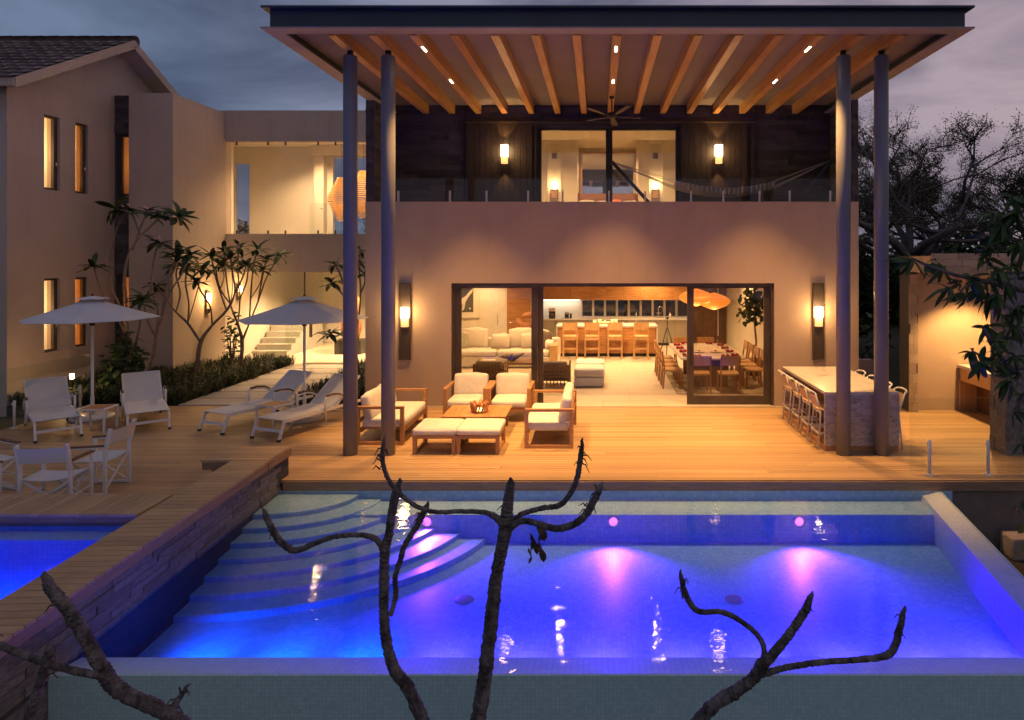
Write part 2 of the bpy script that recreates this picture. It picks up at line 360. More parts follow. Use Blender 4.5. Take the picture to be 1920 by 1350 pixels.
glassmat('water', (.97,.99,1.0), .034, .0, .15, 5.5); glassmat('spa_water', (.97,.99,1.0), .022, .006, .2, 4)
for wm in ('water', 'spa_water'):
    # total internal reflection from below, and the water's own absorption of red light
    _n = M[wm].node_tree; N_ = _n.nodes; L_ = _n.links
    lw_n = next(x for x in N_ if x.type == 'LAYER_WEIGHT'); mxs = next(x for x in N_ if x.type == 'MIX_SHADER'); src = mxs.inputs[0].links[0].from_socket
    ge = N_.new('ShaderNodeNewGeometry'); mr_ = N_.new('ShaderNodeMapRange'); mr_.inputs['From Min'].default_value = .30; mr_.inputs['From Max'].default_value = .36; L_.new(lw_n.outputs['Facing'], mr_.inputs['Value'])
    mu = N_.new('ShaderNodeMath'); mu.operation = 'MULTIPLY'; L_.new(mr_.outputs[0], mu.inputs[0]); L_.new(ge.outputs['Backfacing'], mu.inputs[1])
    mm = N_.new('ShaderNodeMath'); mm.operation = 'MAXIMUM'; L_.new(mu.outputs[0], mm.inputs[0]); L_.new(src, mm.inputs[1]); L_.new(mm.outputs[0], mxs.inputs[0])
    va = N_.new('ShaderNodeVolumeAbsorption'); va.inputs['Color'].default_value = (.52,.74,.98,1); va.inputs['Density'].default_value = 1.5; L_.new(va.outputs[0], N_['Material Output'].inputs['Volume'])
mosaic('pool_tile', (.30,.50,.68), (.42,.62,.78), (.28,.45,.60), .05, .5)  # pale mosaic tinted bluer so its colour carries the underwater lamp glow
mosaic('pool_face', (.38,.60,.60), (.46,.69,.68), (.32,.52,.52), .032, .35); mosaic('weir_tile', (.74,.79,.82), (.84,.88,.90), (.62,.66,.70), .05, .6)  # weir copy of the mosaic kept paler so the rim reads as lit
mosaic('spa_tile', (.10,.28,.58), (.18,.40,.70), (.12,.3,.55), .05)
# veined marble for the bar front
m, N_, L_, b_ = nodes('marble_vein'); b_.inputs['Roughness'].default_value = .28
tc = N_.new('ShaderNodeTexCoord'); nz = N_.new('ShaderNodeTexNoise'); nz.inputs['Scale'].default_value = 1.3; nz.inputs['Detail'].default_value = 6; L_.new(tc.outputs['Object'], nz.inputs['Vector'])
vm = N_.new('ShaderNodeVectorMath'); vm.operation = 'MULTIPLY_ADD'; vm.inputs[1].default_value = (.9,.9,.9); L_.new(nz.outputs['Color'], vm.inputs[0]); L_.new(tc.outputs['Object'], vm.inputs[2])
mpn = N_.new('ShaderNodeMapping'); mpn.inputs['Rotation'].default_value = (R(10), R(38), 0); mpn.inputs['Scale'].default_value = (1.0,1.0,3.0); L_.new(tc.outputs['Object'], mpn.inputs[0])
def vein(scale, dist, width, c_in, dark):
    q = N_.new('ShaderNodeTexNoise'); q.inputs['Scale'].default_value = scale; q.inputs['Detail'].default_value = 5; q.inputs['Roughness'].default_value = .5; q.inputs['Distortion'].default_value = dist; L_.new(mpn.outputs[0], q.inputs['Vector'])
    s_ = N_.new('ShaderNodeMath'); s_.operation = 'SUBTRACT'; s_.inputs[1].default_value = .5; L_.new(q.outputs['Fac'], s_.inputs[0]); a_n = N_.new('ShaderNodeMath'); a_n.operation = 'ABSOLUTE'; L_.new(s_.outputs[0], a_n.inputs[0])
    r_ = N_.new('ShaderNodeMapRange'); r_.inputs['From Max'].default_value = width; r_.inputs['To Min'].default_value = 1; r_.inputs['To Max'].default_value = 0; L_.new(a_n.outputs[0], r_.inputs['Value'])
    x_ = N_.new('ShaderNodeMix'); x_.data_type = 'RGBA'; x_.inputs[7].default_value = (*dark, 1); L_.new(r_.outputs[0], x_.inputs[0])
    if isinstance(c_in, tuple): x_.inputs[6].default_value = (*c_in, 1)
    else: L_.new(c_in, x_.inputs[6])
    return x_.outputs[2]
v1 = vein(1.1, 1.2, .09, (.50,.44,.41), (.36,.32,.30)); v2 = vein(2.1, 2.2, .016, v1, (.075,.068,.068)); v3 = vein(4.5, 1.4, .012, v2, (.18,.16,.15)); L_.new(v3, b_.inputs['Base Color'])
m, N_, L_, b_ = nodes('mirror_glass'); b_.inputs['Metallic'].default_value = 1; b_.inputs['Roughness'].default_value = .02; b_.inputs['Base Color'].default_value = (.82,.84,.84,1)
# ================================================================== SETTING
def hfun(x, y):
    if y > 9.9: return -.25
    if y < 9.2: return -2.6
    return -.25 - 2.35*(9.9-y)/.7
mb = MB(); xs = [-600,-60,-20,-13,-6,0,5,8,12,20,60,600]; ys = [-60,-5,3,9.2,9.9,14,20,30,60,150,900]
mb.add([(x, y, hfun(x, y)) for x in xs for y in ys], [(i*len(ys)+j, (i+1)*len(ys)+j, (i+1)*len(ys)+j+1, i*len(ys)+j+1) for i in range(len(xs)-1) for j in range(len(ys)-1)])
tag(mb.build('ground', 'terrain'), kind='structure')

# ---- deck with its boards
PX0, PY0 = -4.44, 9.63
TH = R(2.22)
def edge_x(Y): return PX0 + (PY0-Y)*math.tan(TH)       # pool-side edge of the raised coping
deck = MB(); deck.box(-10.8, -4.95, 7.68, 14.08, -.14, -.036); deck.box(-4.95, 10.5, 9.34, 13.94, -.14, -.036); deck.box(5.5, 10.5, 13.94, 14.6, -.14, -.036)
dk = tag(deck.build('deck', 'deck_under'), kind='structure')
bm_ = MB(); bm_.box(-.5, .5, -.0495, .0495, -.032, 0)
BOARD = bm_.mesh('board'); BOARD.materials.append(M['deck_wood'])
rows = int((14.08-7.70)/.105)
for r in range(rows):
    y = 7.74 + r*.105
    x0 = -10.8; x1 = edge_x(y)-.5 if y < 9.40 else (10.5 if y < 13.9 else -4.95)
    x = x0 - random.uniform(0, 3.6)
    while x < x1 - .05:
        l = random.choice((4.4, 4.8, 5.2, 5.6)); a, b = max(x, x0), min(x+l, x1)
        if b-a > .15: inst('board', BOARD, dk, ((a+b)/2, y, random.uniform(-.001,.001)), (0,0,0), (b-a-.004, 1, 1))
        x += l
MB().box(-4.40, 10.5, 9.312, 9.338, -.131, -.006).build('fascia_board', 'deck_edge', dk)
MB().box(4.95, 10.5, 9.36, 9.5, -3, -.135).build('support_wall', 'dark_render', dk)
tag(MB().box(4.83, 12, 3, 9.355, -2.7, -.95).build('garden_bed', 'soil'), kind='structure')

for kx, kn in ((5.95, 'nearest the pool corner'), (6.75, 'farther from the pool corner')):
    tag(MB().rbox(kx, 9.10, -.80, .76, .30, .30, .03, 2).build('kerb_stone', 'tan_stone'), 'pale stone block below the deck edge, ' + kn, 'stone', 'stone blocks below the deck')
# ---- raised coping round the spa
def strip(y0, y1, xo0, xo1, z0, z1, mb):
    mb.prism([(edge_x(y0)+xo0, y0), (edge_x(y0)+xo1, y0), (edge_x(y1)+xo1, y1), (edge_x(y1)+xo0, y1)], z0, z1); return mb
cop = MB(); strip(2.6, 8.93, -.46, -.004, .28, .383, cop); cop.box(-5.31, PX0+.026, 8.945, 9.61, .28, .383); cop.box(-11.4, edge_x(7.4)-.47, 7.09, 7.64, .28, .383)
spa = thing('spa_pool', 'small raised spa pool glowing blue, edged with timber coping beside the chairs', 'spa')
co = cop.build('coping', 'deck_edge', spa)
y = 8.87
while y > 2.7:
    inst('board', BOARD, co, (edge_x(y)-.24, y, .412), (0,0,TH), (.50, .98, .9)); y -= .105
for k in range(6): inst('board', BOARD, co, (-4.885, 8.998+k*.1105, .412), (0,0,0), (.915, 1, .9))
x = -4.93
while x > -9.6:
    inst('board', BOARD, co, (x, 7.365, .413), (0,0,R(90)), (.60, 1, .9)); x -= .105
# stone wall under the coping, its stones one by one
sw = MB(); strip(2.6, 8.9, -.40, -.035, -2.6, .279, sw); sw.box(-5.20, PX0-.01, 8.99, 9.59, -1.0, .279); sw.box(-11.4, edge_x(7.4)-.42, 7.13, 7.60, -.6, .279)
wl = sw.build('spa_wall', 'mortar', spa)
def stone_mesh(name, mat, seed):
    rr = random.Random(seed); m = MB(); m.rbox(0, 0, 0, 1, 1, 1, .03, 1)
    me = MB(); j = lambda: rr.uniform(-.03, .03)
    vs = []
    for z in (-.5, .5):
        for (a, b) in ((-.5,-.5), (.5,-.5), (.5,.5), (-.5,.5)): vs.append((a+j()*.3, b+(j()*2 if b < 0 else 0), z+j()))
    me.add(vs, [(0,3,2,1),(4,5,6,7),(0,1,5,4),(1,2,6,5),(2,3,7,6),(3,0,4,7)])
    mm = me.mesh(name); mm.materials.append(M[mat]); return mm
SD = [stone_mesh('stone', 'dark_stone', k) for k in range(4)]; SG = [stone_mesh('stone', 'grey_stone', k) for k in range(4)]; ST = [stone_mesh('stone', 'tan_stone', k) for k in range(4)]
def courses(parent, meshes, origin, du, length, z0, z1, hgt, lens, proud=.03, gap=.005, n=(0,-1), rz=0):
    """lay stones in rows on a vertical face: origin (x,y), du unit direction of the row"""
    z = z0; k = 0
    while z < z1 - hgt*.4:
        h = min(hgt, z1-z); u = -random.uniform(0, lens[0])
        while u < length-.02:
            l = random.uniform(*lens); a, b = max(u, 0), min(u+l, length)
            if b-a > .04:
                c = (a+b)/2; p = random.uniform(.2, 1)*proud
                inst('stone', random.choice(meshes), parent, (origin[0]+du[0]*c+n[0]*(p/2-.01), origin[1]+du[1]*c+n[1]*(p/2-.01), z+h/2), (0,0,rz), (b-a-gap, p+.02, h-gap))
            u += l
        z += hgt
dv = (math.sin(TH), -math.cos(TH)); nrm = (math.cos(TH), math.sin(TH))
courses(wl, SG, (edge_x(9.58)-.035, 9.58), dv, 5.6, -.16, .278, .073, (.25, .6), .022, .005, nrm, TH+R(-90)+R(180))
courses(wl, SG, (edge_x(5.2)-.035, 5.2), dv, 1.9, -2.0, -.16, .12, (.3, .6), .022, .006, nrm, TH+R(90))
courses(wl, SG, (-5.2, 8.985), (1,0), .30, -.02, .278, .10, (.3,.5), .02)
# spa shell, water and lamps
sh = MB(); sh.box(-11.4, edge_x(5)-.50, 2.6, 7.12, -.62, -.52); sh.box(-11.4, edge_x(6)-.44, 7.085, 7.13, -.6, .279)
strip(2.6, 7.09, -.50, -.462, -.6, .279, sh); sh.build('spa_shell', 'spa_tile', spa)
MB().box(-11.4, edge_x(7)-.5, 6.86, 7.08, -.55, .225).build('spa_ledge', 'pool_tile', spa)
sp = MB(); sp.prism([(-11.4,2.6),(edge_x(2.6)-.47,2.6),(edge_x(7.08)-.47,7.10),(-11.4,7.10)], -.56, .318)
tag(sp.build('spa_water', 'spa_water'), kind='structure')
for lx in (-7.9, -6.6, -5.3):
    f = MB().lathe([(0,0),(.09,0),(.09,.03),(0,.03)], 16).build('spa_light', 'spa_or_fill_lens', spa, (lx, 2.9, .05)); f.rotation_euler.x = R(-90)
    lamp('SPOT', 'spa_lamp', spa, (lx, 3.05, .10), 2600, (.0,.22,1), (R(60), 0, 0), .12, 58, .4)

# ================================================================== POOL
pool = thing('swimming_pool', 'wide infinity pool glowing blue and violet in front of the house', 'pool', (0,0,0))
YN, YF, ZW, ZF = 5.235, 9.31, -.127, -.63
def rx(Y): return 4.77 - .172*(YF-Y)
def lx_(Y): return edge_x(Y)-.02
fl = MB(); fl.prism([(lx_(YN)-.1,YN+.02),(rx(YN)-.02,YN+.02),(rx(YF)-.02,YF+.05),(lx_(YF)-.1,YF+.05)], -.9, ZF); fl.build('pool_floor', 'pool_tile', pool)
MB().box(-4.6, 4.95, YF, YF+.03, -.9, -.132).build('far_wall', 'pool_tile', pool)
bn = MB(); bn.prism([(-4.6,8.79),(rx(8.79)-.1,8.79),(rx(YF)-.1,YF+.01),(-4.6,YF+.01)], -.8, -.262); bn.build('bench', 'pool_tile', pool)
wn_ = MB(); wn_.prism([(lx_(YN)-.05,YN+.004),(rx(YN)-.004,YN+.004),(rx(YN+.34)-.004,YN+.34),(lx_(YN+.34)-.05,YN+.34)], -.85, ZW-.010); wn_.v = [(x, y, z-(.07 if (z > -.5 and y > YN+.1) else 0)) for x, y, z in wn_.v]; wn_.build('weir', 'weir_tile', pool)  # weir top tipped inward, shaped to catch lamp light
wr = MB(); wr.prism([(rx(YN+.34)-.25,YN+.341),(rx(YN+.341)-.004,YN+.341),(rx(YF)-.004,YF),(rx(YF)-.25,YF)], -.85, ZW-.010); wr.v = [(x, y, z-(.05 if (z > -.5 and x < rx(y)-.1) else 0)) for x, y, z in wr.v]; wr.build('weir', 'weir_tile', pool)
ff = MB(); ff.box(lx_(YN)-.05, rx(YN)+.02, YN-.02, YN+.003, -2.6, ZW-.006); ff.build('front_wall', 'pool_face', pool)
fr = MB(); fr.prism([(rx(YN)-.003,YN+.004),(rx(YN)+.02,YN+.004),(rx(YF)+.02,YF),(rx(YF)-.003,YF)], -2.6, ZW-.006); fr.build('side_wall', 'pool_face', pool)
for j in range(7):
    ax_, ay_ = 1.12+.325*j, .76+.285*j; zt = -.172-.064*j; cx_, cy_ = -4.46, YF+.02
    pl = [(cx_+ax_*math.cos(t*math.pi/2/40), cy_-ay_*math.sin(t*math.pi/2/40)) for t in range(41)] + [(cx_-.06, cy_-ay_), (cx_-.06, cy_), ]
    st = MB(); n_ = len(pl); st.prism(pl[::-1], -.7, zt)
    o = st.build('step', 'pool_tile', pool); 
    b = o.modifiers.new('edge', 'BEVEL'); b.width = .012; b.segments = 2; b.limit_method = 'ANGLE'
for lx in (-1.47, 1.50):
    d = MB().lathe([(0,.012),(.07,.014),(.1,.006),(.105,0)], 24).build('drain', 'flange', pool, (lx, 7.33, ZF+.001))
PURP = (.20,.055,1)
for i, lx in enumerate((-2.25, .204, 2.65)):
    f = MB().lathe([(.0,.022),(.05,.02),(.062,.0)], 18).build('pool_or_fill_light', 'pool_lens', pool, (lx, 8.789, -.345)); f.rotation_euler.x = R(90)
    MB().lathe([(.064,.0),(.085,.0),(.085,.018),(.064,.018)], 18).build('bezel', 'chrome', f)
    lamp('SPOT', 'pool_or_fill_lamp', pool, (lx, 8.70, -.35), 430, (.44,.035,1), (R(72), 0, R(208 if i == 0 else 180)), .05, 128, 1.0)
for lx in (-3.7, -2.95, -2.2, -1.45, -.7, .05, .8, 1.55, 2.3, 3.05, 3.7):  # unseen fill lamps added along the near wall to colour the pool floor
    f = MB().lathe([(0,.022),(.05,.02),(.062,.0)], 18).build('pool_or_fill_light', 'spa_or_fill_lens', pool, (lx, YN+.342, -.30)); f.rotation_euler.x = R(-90)
    lamp('SPOT', 'pool_or_fill_lamp', pool, (lx, YN+.43, -.28), (330 if lx < -1.6 else 340), ((.0,.15,1) if lx < -1.6 else (.27,.07,1)), (R(52 if lx < -1.6 else 57), 0, 0), .15, 62, .9)
pw = MB(); pw.prism([(lx_(YN)-.02,YN),(rx(YN),YN),(rx(YF),YF+.02),(lx_(YF)-.02,YF+.02)], -.8, ZW)
tag(pw.build('pool_water', 'water'), kind='structure')

# ================================================================== MAIN HOUSE
house = thing('main_house', 'beige two storey house with stone upper floor under a wide flat roof', 'house', (0,14,0))
HO = (0,-14,0)
def hp(mb, name, mat, parent=house, bev=0): 
    o = mb.build(name, mat, parent, bev=bev)
    if parent is house: o.location = HO
    return o
FX0, FX1, FY = -4.883, 5.477, 14.0
DX0, DX1, DZ = -3.08, 3.707, 2.579
hp(MB().wall(FX0, FX1, -.25, 4.292, FY, FY+.28, [(DX0, DX1, -.25, DZ)]), 'front_wall', 'stucco')
sd = MB(); sd.box(FX0, FX0+.18, FY+.28, 24.2, -.25, 3.72); sd.box(4.65, FX1, FY+.281, 24.2, -.25, 3.72); hp(sd, 'side_wall', 'stucco')
# ground floor room
cz = MB(); cz.box(FX0+.18, 4.65, FY+.281, 24.2, 2.76, 3.72); hp(cz, 'ceiling', 'ceiling_white')
iw = MB(); iw.box(-4.703, -2.15, 21.5, 21.65, -.02, 2.76); iw.box(-2.30, -2.15, 21.65, 24.0, -.02, 2.76)
WX0, WX1, WZ0, WZ1 = -.60, 3.26, .96, 1.575
iw.wall(-2.15, 4.65, -.02, 2.76, 24.0, 24.18, [(WX0, WX1, WZ0, WZ1)]); iw.box(-4.703, -4.68, 14.3, 21.5, -.02, 2.76); iw.box(4.62, 4.649, 14.3, 24.0, -.02, 2.76); hp(iw, 'interior_wall', 'plaster')
fb = MB(); fb.box(FX0, FX1, FY-.05, 24.2, -.3, -.02); fo = hp(fb, 'interior_floor', 'mortar')
TL = MB().box(-.5, .5, -.5, .5, -.018, 0).mesh('floor_tile'); TL.materials.append(M['floor_tile'])
r = 0; y = 13.95
while y < 23.9:
    x = -4.7 - (r % 2)*.6
    while x < 4.6:
        a, b = max(x, -4.68), min(x+1.2, 4.62)
        if b-a > .05: inst('floor_tile', TL, fo, ((a+b)/2, y+.3, 0), (0,0,0), (b-a-.004, .596, 1))
        x += 1.2
    y += .6; r += 1
# sliding doors
dr = hp(MB().wall(DX0+.002, DX1-.002, -.01, DZ-.002, FY+.06, FY+.24, [(DX0+.06, DX1-.06, -.02, DZ-.075)]), 'door_frame', 'bronze')
def panel(x0, x1, z0, z1, y0, st, br, glass, parent=house, mat='bronze', hd=None):
    hd = hd or st
    p = hp(MB().wall(x0, x1, z0, z1, y0, y0+.05, [(x0+st, x1-st, z0+br, z1-hd)]), 'sliding_panel', mat, parent)
    MB().box(x0+st-.005, x1-st+.005, y0+.02, y0+.03, z0+br-.005, z1-hd+.005).build('pane', glass, p); return p
panel(-3.02, -1.277, .004, DZ-.08, FY+.10, .13, .14, 'glass_tint', hd=.03)
panel(1.893, 3.66, .004, DZ-.08, FY+.13, .14, .18, 'glass_tint', hd=.03)
hp(MB().box(-1.277, -1.16, FY+.165, FY+.21, .004, DZ-.08), 'door_stile', 'bronze')
for hx in (-1.33, 1.96):
    hp(MB().box(hx-.012, hx+.012, FY+.05, FY+.075, .85, 1.25), 'door_handle', 'black_metal')
# upper floor: recessed stone wall, side walls
RY = 15.3
uw = MB(); uw.wall(FX0+.18, FX1-.17, 3.72, 6.62, RY, RY+.2, [(-1.37, 1.86, 3.72, 6.09)])
uw.box(FX0, FX0+.16, FY+.281, 20.9, 3.72, 6.6); uw.box(FX0, FX0+.16, FY+.03, FY+.281, 4.292, 6.6)
uw.box(FX1-.16, FX1, FY+.281, 20.9, 3.72, 6.6); uw.box(FX1-.16, FX1, FY+.03, FY+.281, 4.292, 6.6)
us = hp(uw, 'stone_wall', 'mortar')
courses(us, SD, (FX0+.18, RY), (1,0), 1.64, 4.2, 6.6, .115, (.4, 1.0), .035)
courses(us, SD, (3.60, RY), (1,0), 1.70, 4.2, 6.6, .115, (.4, 1.0), .035)
courses(us, SD, (-3.05, RY), (1,0), 6.65, 6.215, 6.6, .115, (.6, 1.2), .03)
courses(us, SD, (FX0+.16, FY+.03), (0,1), 1.26, 4.3, 6.6, .115, (.4, .9), .03, .005, (1,0), R(90))
courses(us, SD, (FX0, FY+.03), (1,0), .185, 4.3, 6.45, .115, (.18, .185), .03)
courses(us, SD, (FX1-.16, FY+.03), (1,0), .16, 4.3, 6.45, .115, (.18, .185), .03)
courses(us, SD, (FX1-.16, FY+.10), (0,1), 1.15, 4.3, 6.6, .115, (.4, .9), .02, .005, (-1,0), R(90))
# shutters
for (a, b) in ((-3.01, -1.40), (1.90, 3.56)):
    s_ = hp(MB().wall(a, b, 3.74, 6.19, RY-.075, RY-.04, [(a+.05, b-.05, 3.8, 6.14)]), 'shutter', 'shutter_wood')
    for k in range(int((b-a-.1)/.133)):
        MB().box(a+.053+k*.133, a+.053+k*.133+.127, RY-.062, RY-.047, 3.795, 6.145).build('slat', 'shutter_wood', s_)
hp(MB().box(-3.06, 3.61, RY-.10, RY-.035, 6.192, 6.225), 'shutter_rail', 'bronze')
# balcony doors
bd = hp(MB().wall(-1.37, 1.86, 3.722, 6.088, RY+.02, RY+.14, [(-1.30, .185, 3.74, 6.045), (.335, 1.79, 3.74, 6.045)]), 'balcony_door_frame', 'black_metal')
MB().box(-1.31, .195, RY+.07, RY+.08, 3.735, 6.05).build('pane', 'clear_glass', bd); MB().box(.325, 1.80, RY+.07, RY+.08, 3.735, 6.05).build('pane', 'clear_glass', bd)
# bedroom shell
br_ = MB()
NX = ((-1.43, -1.06), (1.46, 1.84))
br_.wall(-4.7, -.585, 3.72, 6.6, 19.0, 19.15, [(NX[0][0], NX[0][1], 3.9, 6.38)]); br_.wall(1.165, 5.3, 3.72, 6.6, 19.0, 19.15, [(NX[1][0], NX[1][1], 3.9, 6.38)])
br_.box(-4.7, 5.3, 19.28, 19.32, 3.72, 6.6) if False else None
for a, b in NX: br_.box(a-.05, b+.05, 19.151, 19.25, 3.85, 6.45)
br_.box(-.62, -.585, 19.151, 20.6, 3.72, 6.6); br_.box(1.165, 1.20, 19.151, 20.6, 3.72, 6.6); br_.box(-.585, 1.165, 20.5, 20.6, 3.72, 6.6)
br_.box(-4.7, -4.66, RY+.2, 19.0, 3.72, 6.6); br_.box(5.26, 5.3, RY+.2, 19.0, 3.72, 6.6); br_.box(-4.7, 5.3, RY+.2, 20.9, 6.45, 6.6)
hp(br_, 'bedroom_wall', 'plaster')
hp(MB().box(-4.7, 5.3, FY+.28, 20.6, 3.721, 3.745), 'upper_floor', 'floor_tile')
# balcony glass balustrade
bal = hp(MB().box(FX0+.2, FX1-.2, FY+.10, FY+.16, 4.2915, 4.300), 'balustrade', 'aluminium')
gx = [-4.65, -2.70, -1.13, .62, 2.35, 3.72, 5.25]
for a, b in zip(gx[:-1], gx[1:]):
    MB().box(a+.01, b-.01, FY+.125, FY+.137, 4.302, 4.79).build('pane', 'glass', bal)
    for q in (.22, .78):
        px_ = a+(b-a)*q; MB().box(px_-.018, px_+.018, FY+.085, FY+.122, 4.301, 4.53).build('post', 'aluminium', bal)

# ---- roof with beams, ceiling, fascia and columns
RX0, RX1, RY0 = -4.85, 5.42, 9.58
roof = hp(MB().box(RX0, RX1, RY0, 24.5, 6.725, 6.755), 'roof', 'steel_blue')
MB().wall(RX0, RX1, RY0, 24.5, 6.425, 6.447, [(RX0+.24, RX1-.24, RY0+.26, 24.3)], 'z').build('flange', 'flange', roof)
MB().wall(RX0+.09, RX1-.09, RY0+.10, 24.4, 6.447, 6.725, [(RX0+.14, RX1-.14, RY0+.15, 24.35)], 'z').build('fascia', 'steel_blue', roof)
MB().box(RX0+.14, RX1-.14, RY0+.15, 24.35, 6.61, 6.65).build('soffit', 'soffit_paint', roof)
BW = MB().box(-.062, .062, 9.86, RY-.02, 6.408, 6.608).mesh('beam'); BW.materials.append(M['beam_wood'])
BX = [.285 + .603*i for i in range(-7, 8)]
for x in BX: inst('beam', BW, roof, (x, 0, 0))
CM = MB(); CM.lathe([(.110,0),(.110,6.31),(.102,6.325)], 36); CMm = CM.mesh('column'); CMm.materials.append(M['column_paint'])
CC = MB().lathe([(.048,6.32),(.048,6.409)], 16).mesh('column_cap'); CC.materials.append(M['black_metal'])
for i in (0, 1, 13, 14):
    c = inst('column', CMm, house, (BX[i], 10.6-14, 0)); inst('column_cap', CC, c, (0,0,0))
# roof strip lights, each a lamp let into a beam
for bi in (2, 7, 12):
    for yy, w in ((10.48, 1), (12.42, 1)):
        nm = {2: 'third roof beam', 7: 'roof beam above the fan', 12: 'beam above the marble bar'}[bi] + (', front one' if yy < 11 else ', rear one')
        t = thing('strip_downlight', 'glowing slot light in the ' + nm, 'downlight', (BX[bi], yy, 6.406), 0, 'slot lights in the roof beams')
        MB().box(-.016, .016, -.13, .13, -.006, .0).build('diffuser', 'strip_light', t); MB().wall(-.024, .024, -.14, .14, -.008, .001, [(-.018, .018, -.133, .133)], 'z').build('trim', 'bronze', t)
        lamp('SPOT', 'slot_lamp', t, (0, 0, -.03), 1500, (1,.515,.165), (R(4 if yy < 11 else 0), R(-3 if bi == 2 else 0), 0), .07, 63 if bi == 2 else 68, .85)

# ================================================================== ENTRANCE WING (glass bridge above, hall below)
wing = thing('entrance_wing', 'linking wing with lit glass bridge above the open glazed entrance hall', 'building', (-8,19.5,0))
def wp(mb, name, mat, parent=wing):
    o = mb.build(name, mat, parent)
    if parent is wing: o.location = (8,-19.5,0)
    return o
BY = 19.5; bx0, bx1 = -10.9, -4.9
wp(MB().box(bx0, bx1, BY, BY+.25, 6.50, 7.41), 'parapet', 'stucco_side')
wp(MB().box(bx0, bx1, BY, BY+.25, 2.68, 3.80), 'bridge_band', 'stucco_side')
ub = MB(); ub.box(-12.8, bx1, BY+.25, 23.2, 3.45, 3.80); ub.box(-12.8, bx1, BY+.25, 23.2, 6.85, 7.0)
ub.wall(-12.8, bx1, 3.80, 6.85, 22.6, 22.75, [(-12.3, -11.81, 3.83, 6.28), (-8.98, -5.0, 3.83, 6.49)])
ub.box(-9.5, -9.18, 22.3, 22.599, 3.8, 6.85); ub.box(-9.55, bx1, 22.15, 22.299, 6.52, 6.85); ub.box(bx1, bx1+.015, BY+.25, 22.7, 3.8, 6.85); ub.box(-12.95, -12.8, BY+.25, 23.2, 3.8, 6.85); ub.box(-12.8, -10.9, 19.81, 19.95, 3.8, 6.85)
wp(ub, 'bridge_room', 'plaster')
for a, b in ((-10.85, -9.43), (-9.42, -7.96), (-7.95, -6.45), (-6.44, -4.93)):
    p = wp(MB().box(a+.006, b-.006, BY+.06, BY+.074, 3.80, 6.50), 'bridge_pane', 'glass')
    for cx_ in (a+.25, b-.25):
        for z0, z1 in ((6.40, 6.50), (3.80, 3.90)): MB().box(cx_-.018, cx_+.018, BY+.045, BY+.09, z0, z1).build('clamp', 'bronze', p)
rl = wp(MB().box(-9.3, -5.2, 21.5, 21.512, 3.82, 4.85), 'inner_balustrade', 'glass_green')
for a in (-8.9, -7.4, -6.0): MB().lathe([(0,0),(.03,0),(.03,.03),(0,.03)], 12).build('standoff', 'bronze', rl, (a, 21.47, 4.66))
MB().box(-8.98, -5.0, 22.64, 22.65, 3.83, 6.49).build('window_pane', 'clear_glass', wing).location = (8,-19.5,0)
MB().box(-12.3, -11.81, 22.64, 22.65, 3.83, 6.28).build('window_pane', 'clear_glass', wing).location = (8,-19.5,0)
# hall
hl = MB(); hl.box(bx0-.1, bx1, BY+.25, 24.6, 2.72, 3.44); hl.box(-10.9, -8.1, 24.4, 24.6, 0, 2.72); hl.box(-8.1, -6.9, 23.3, 23.45, 0, 2.72); hl.box(-6.9, -6.75, 22.2, 24.6, 0, 2.72); hl.box(-6.75, bx1, 22.2, 22.3, 0, 2.72)
hl.box(bx0-.12, bx0-.001, BY, 24.6, 0, 2.72); hl.box(bx1-.02, bx1, BY+.25, 22.2, 0, 2.72)
wp(hl, 'hall_wall', 'plaster')
hf = wp(MB().box(bx0, bx1, BY-.12, 24.6, -.25, -.02), 'hall_floor', 'mortar')
for i in range(6):
    for j in range(5): inst('floor_tile', TL, hf, (bx0+.5+i*1.0, BY+.38+j*1.0, 0), (0,0,0), (.996, .996, 1))
wp(MB().box(-5.95, -5.2, 22.17, 22.199, 0, 2.3), 'hall_door', 'oak')
st = wp(MB().box(-10.85, -10.80, 20.3, 24.2, 0, .1), 'staircase', 'counter_stone')
for k in range(9): MB().box(-10.85, -9.75, 20.9+.30*k, 21.2+.30*k+.02, .0, .17*(k+1)-.004).build('stair_tread', 'counter_stone', st)
sg = MB(); sg.prism([(20.75,.05),(20.75,1.1),(23.4,2.6),(23.6,2.6),(23.6,1.55)], -9.73, -9.718, 'x'); sg.build('stair_glass', 'glass_green', st)
# entrance doors of glass
for k, (a, b) in enumerate(((-9.75, -8.62), (-7.2, -6.05))):
    d = wp(MB().box(a, b, BY+.10, BY+.112, .01, 2.67), 'entrance_pane', 'glass_green')
    MB().box(b-.02, b+.015, BY+.09, BY+.125, .0, 2.68).build('edge_stile', 'bronze', d)
op = MB(); a_ = R(38); op.box(0, 1.05, -.006, .006, .01, 2.62); d = op.build('entrance_pane', 'glass_green', wing); d.location = (-8.55+8, BY+.1-19.5, 0); d.rotation_euler.z = R(55)
MB().bar((.12,-.04,.75), (.12,-.04,1.75), .03).build('pull_handle', 'bronze', d); MB().bar((.12,.04,.75), (.12,.04,1.75), .03).build('pull_handle', 'bronze', d)
wp(MB().box(-8.62, -6.05, BY-.1, BY+.13, -.018, .012), 'threshold', 'bronze')

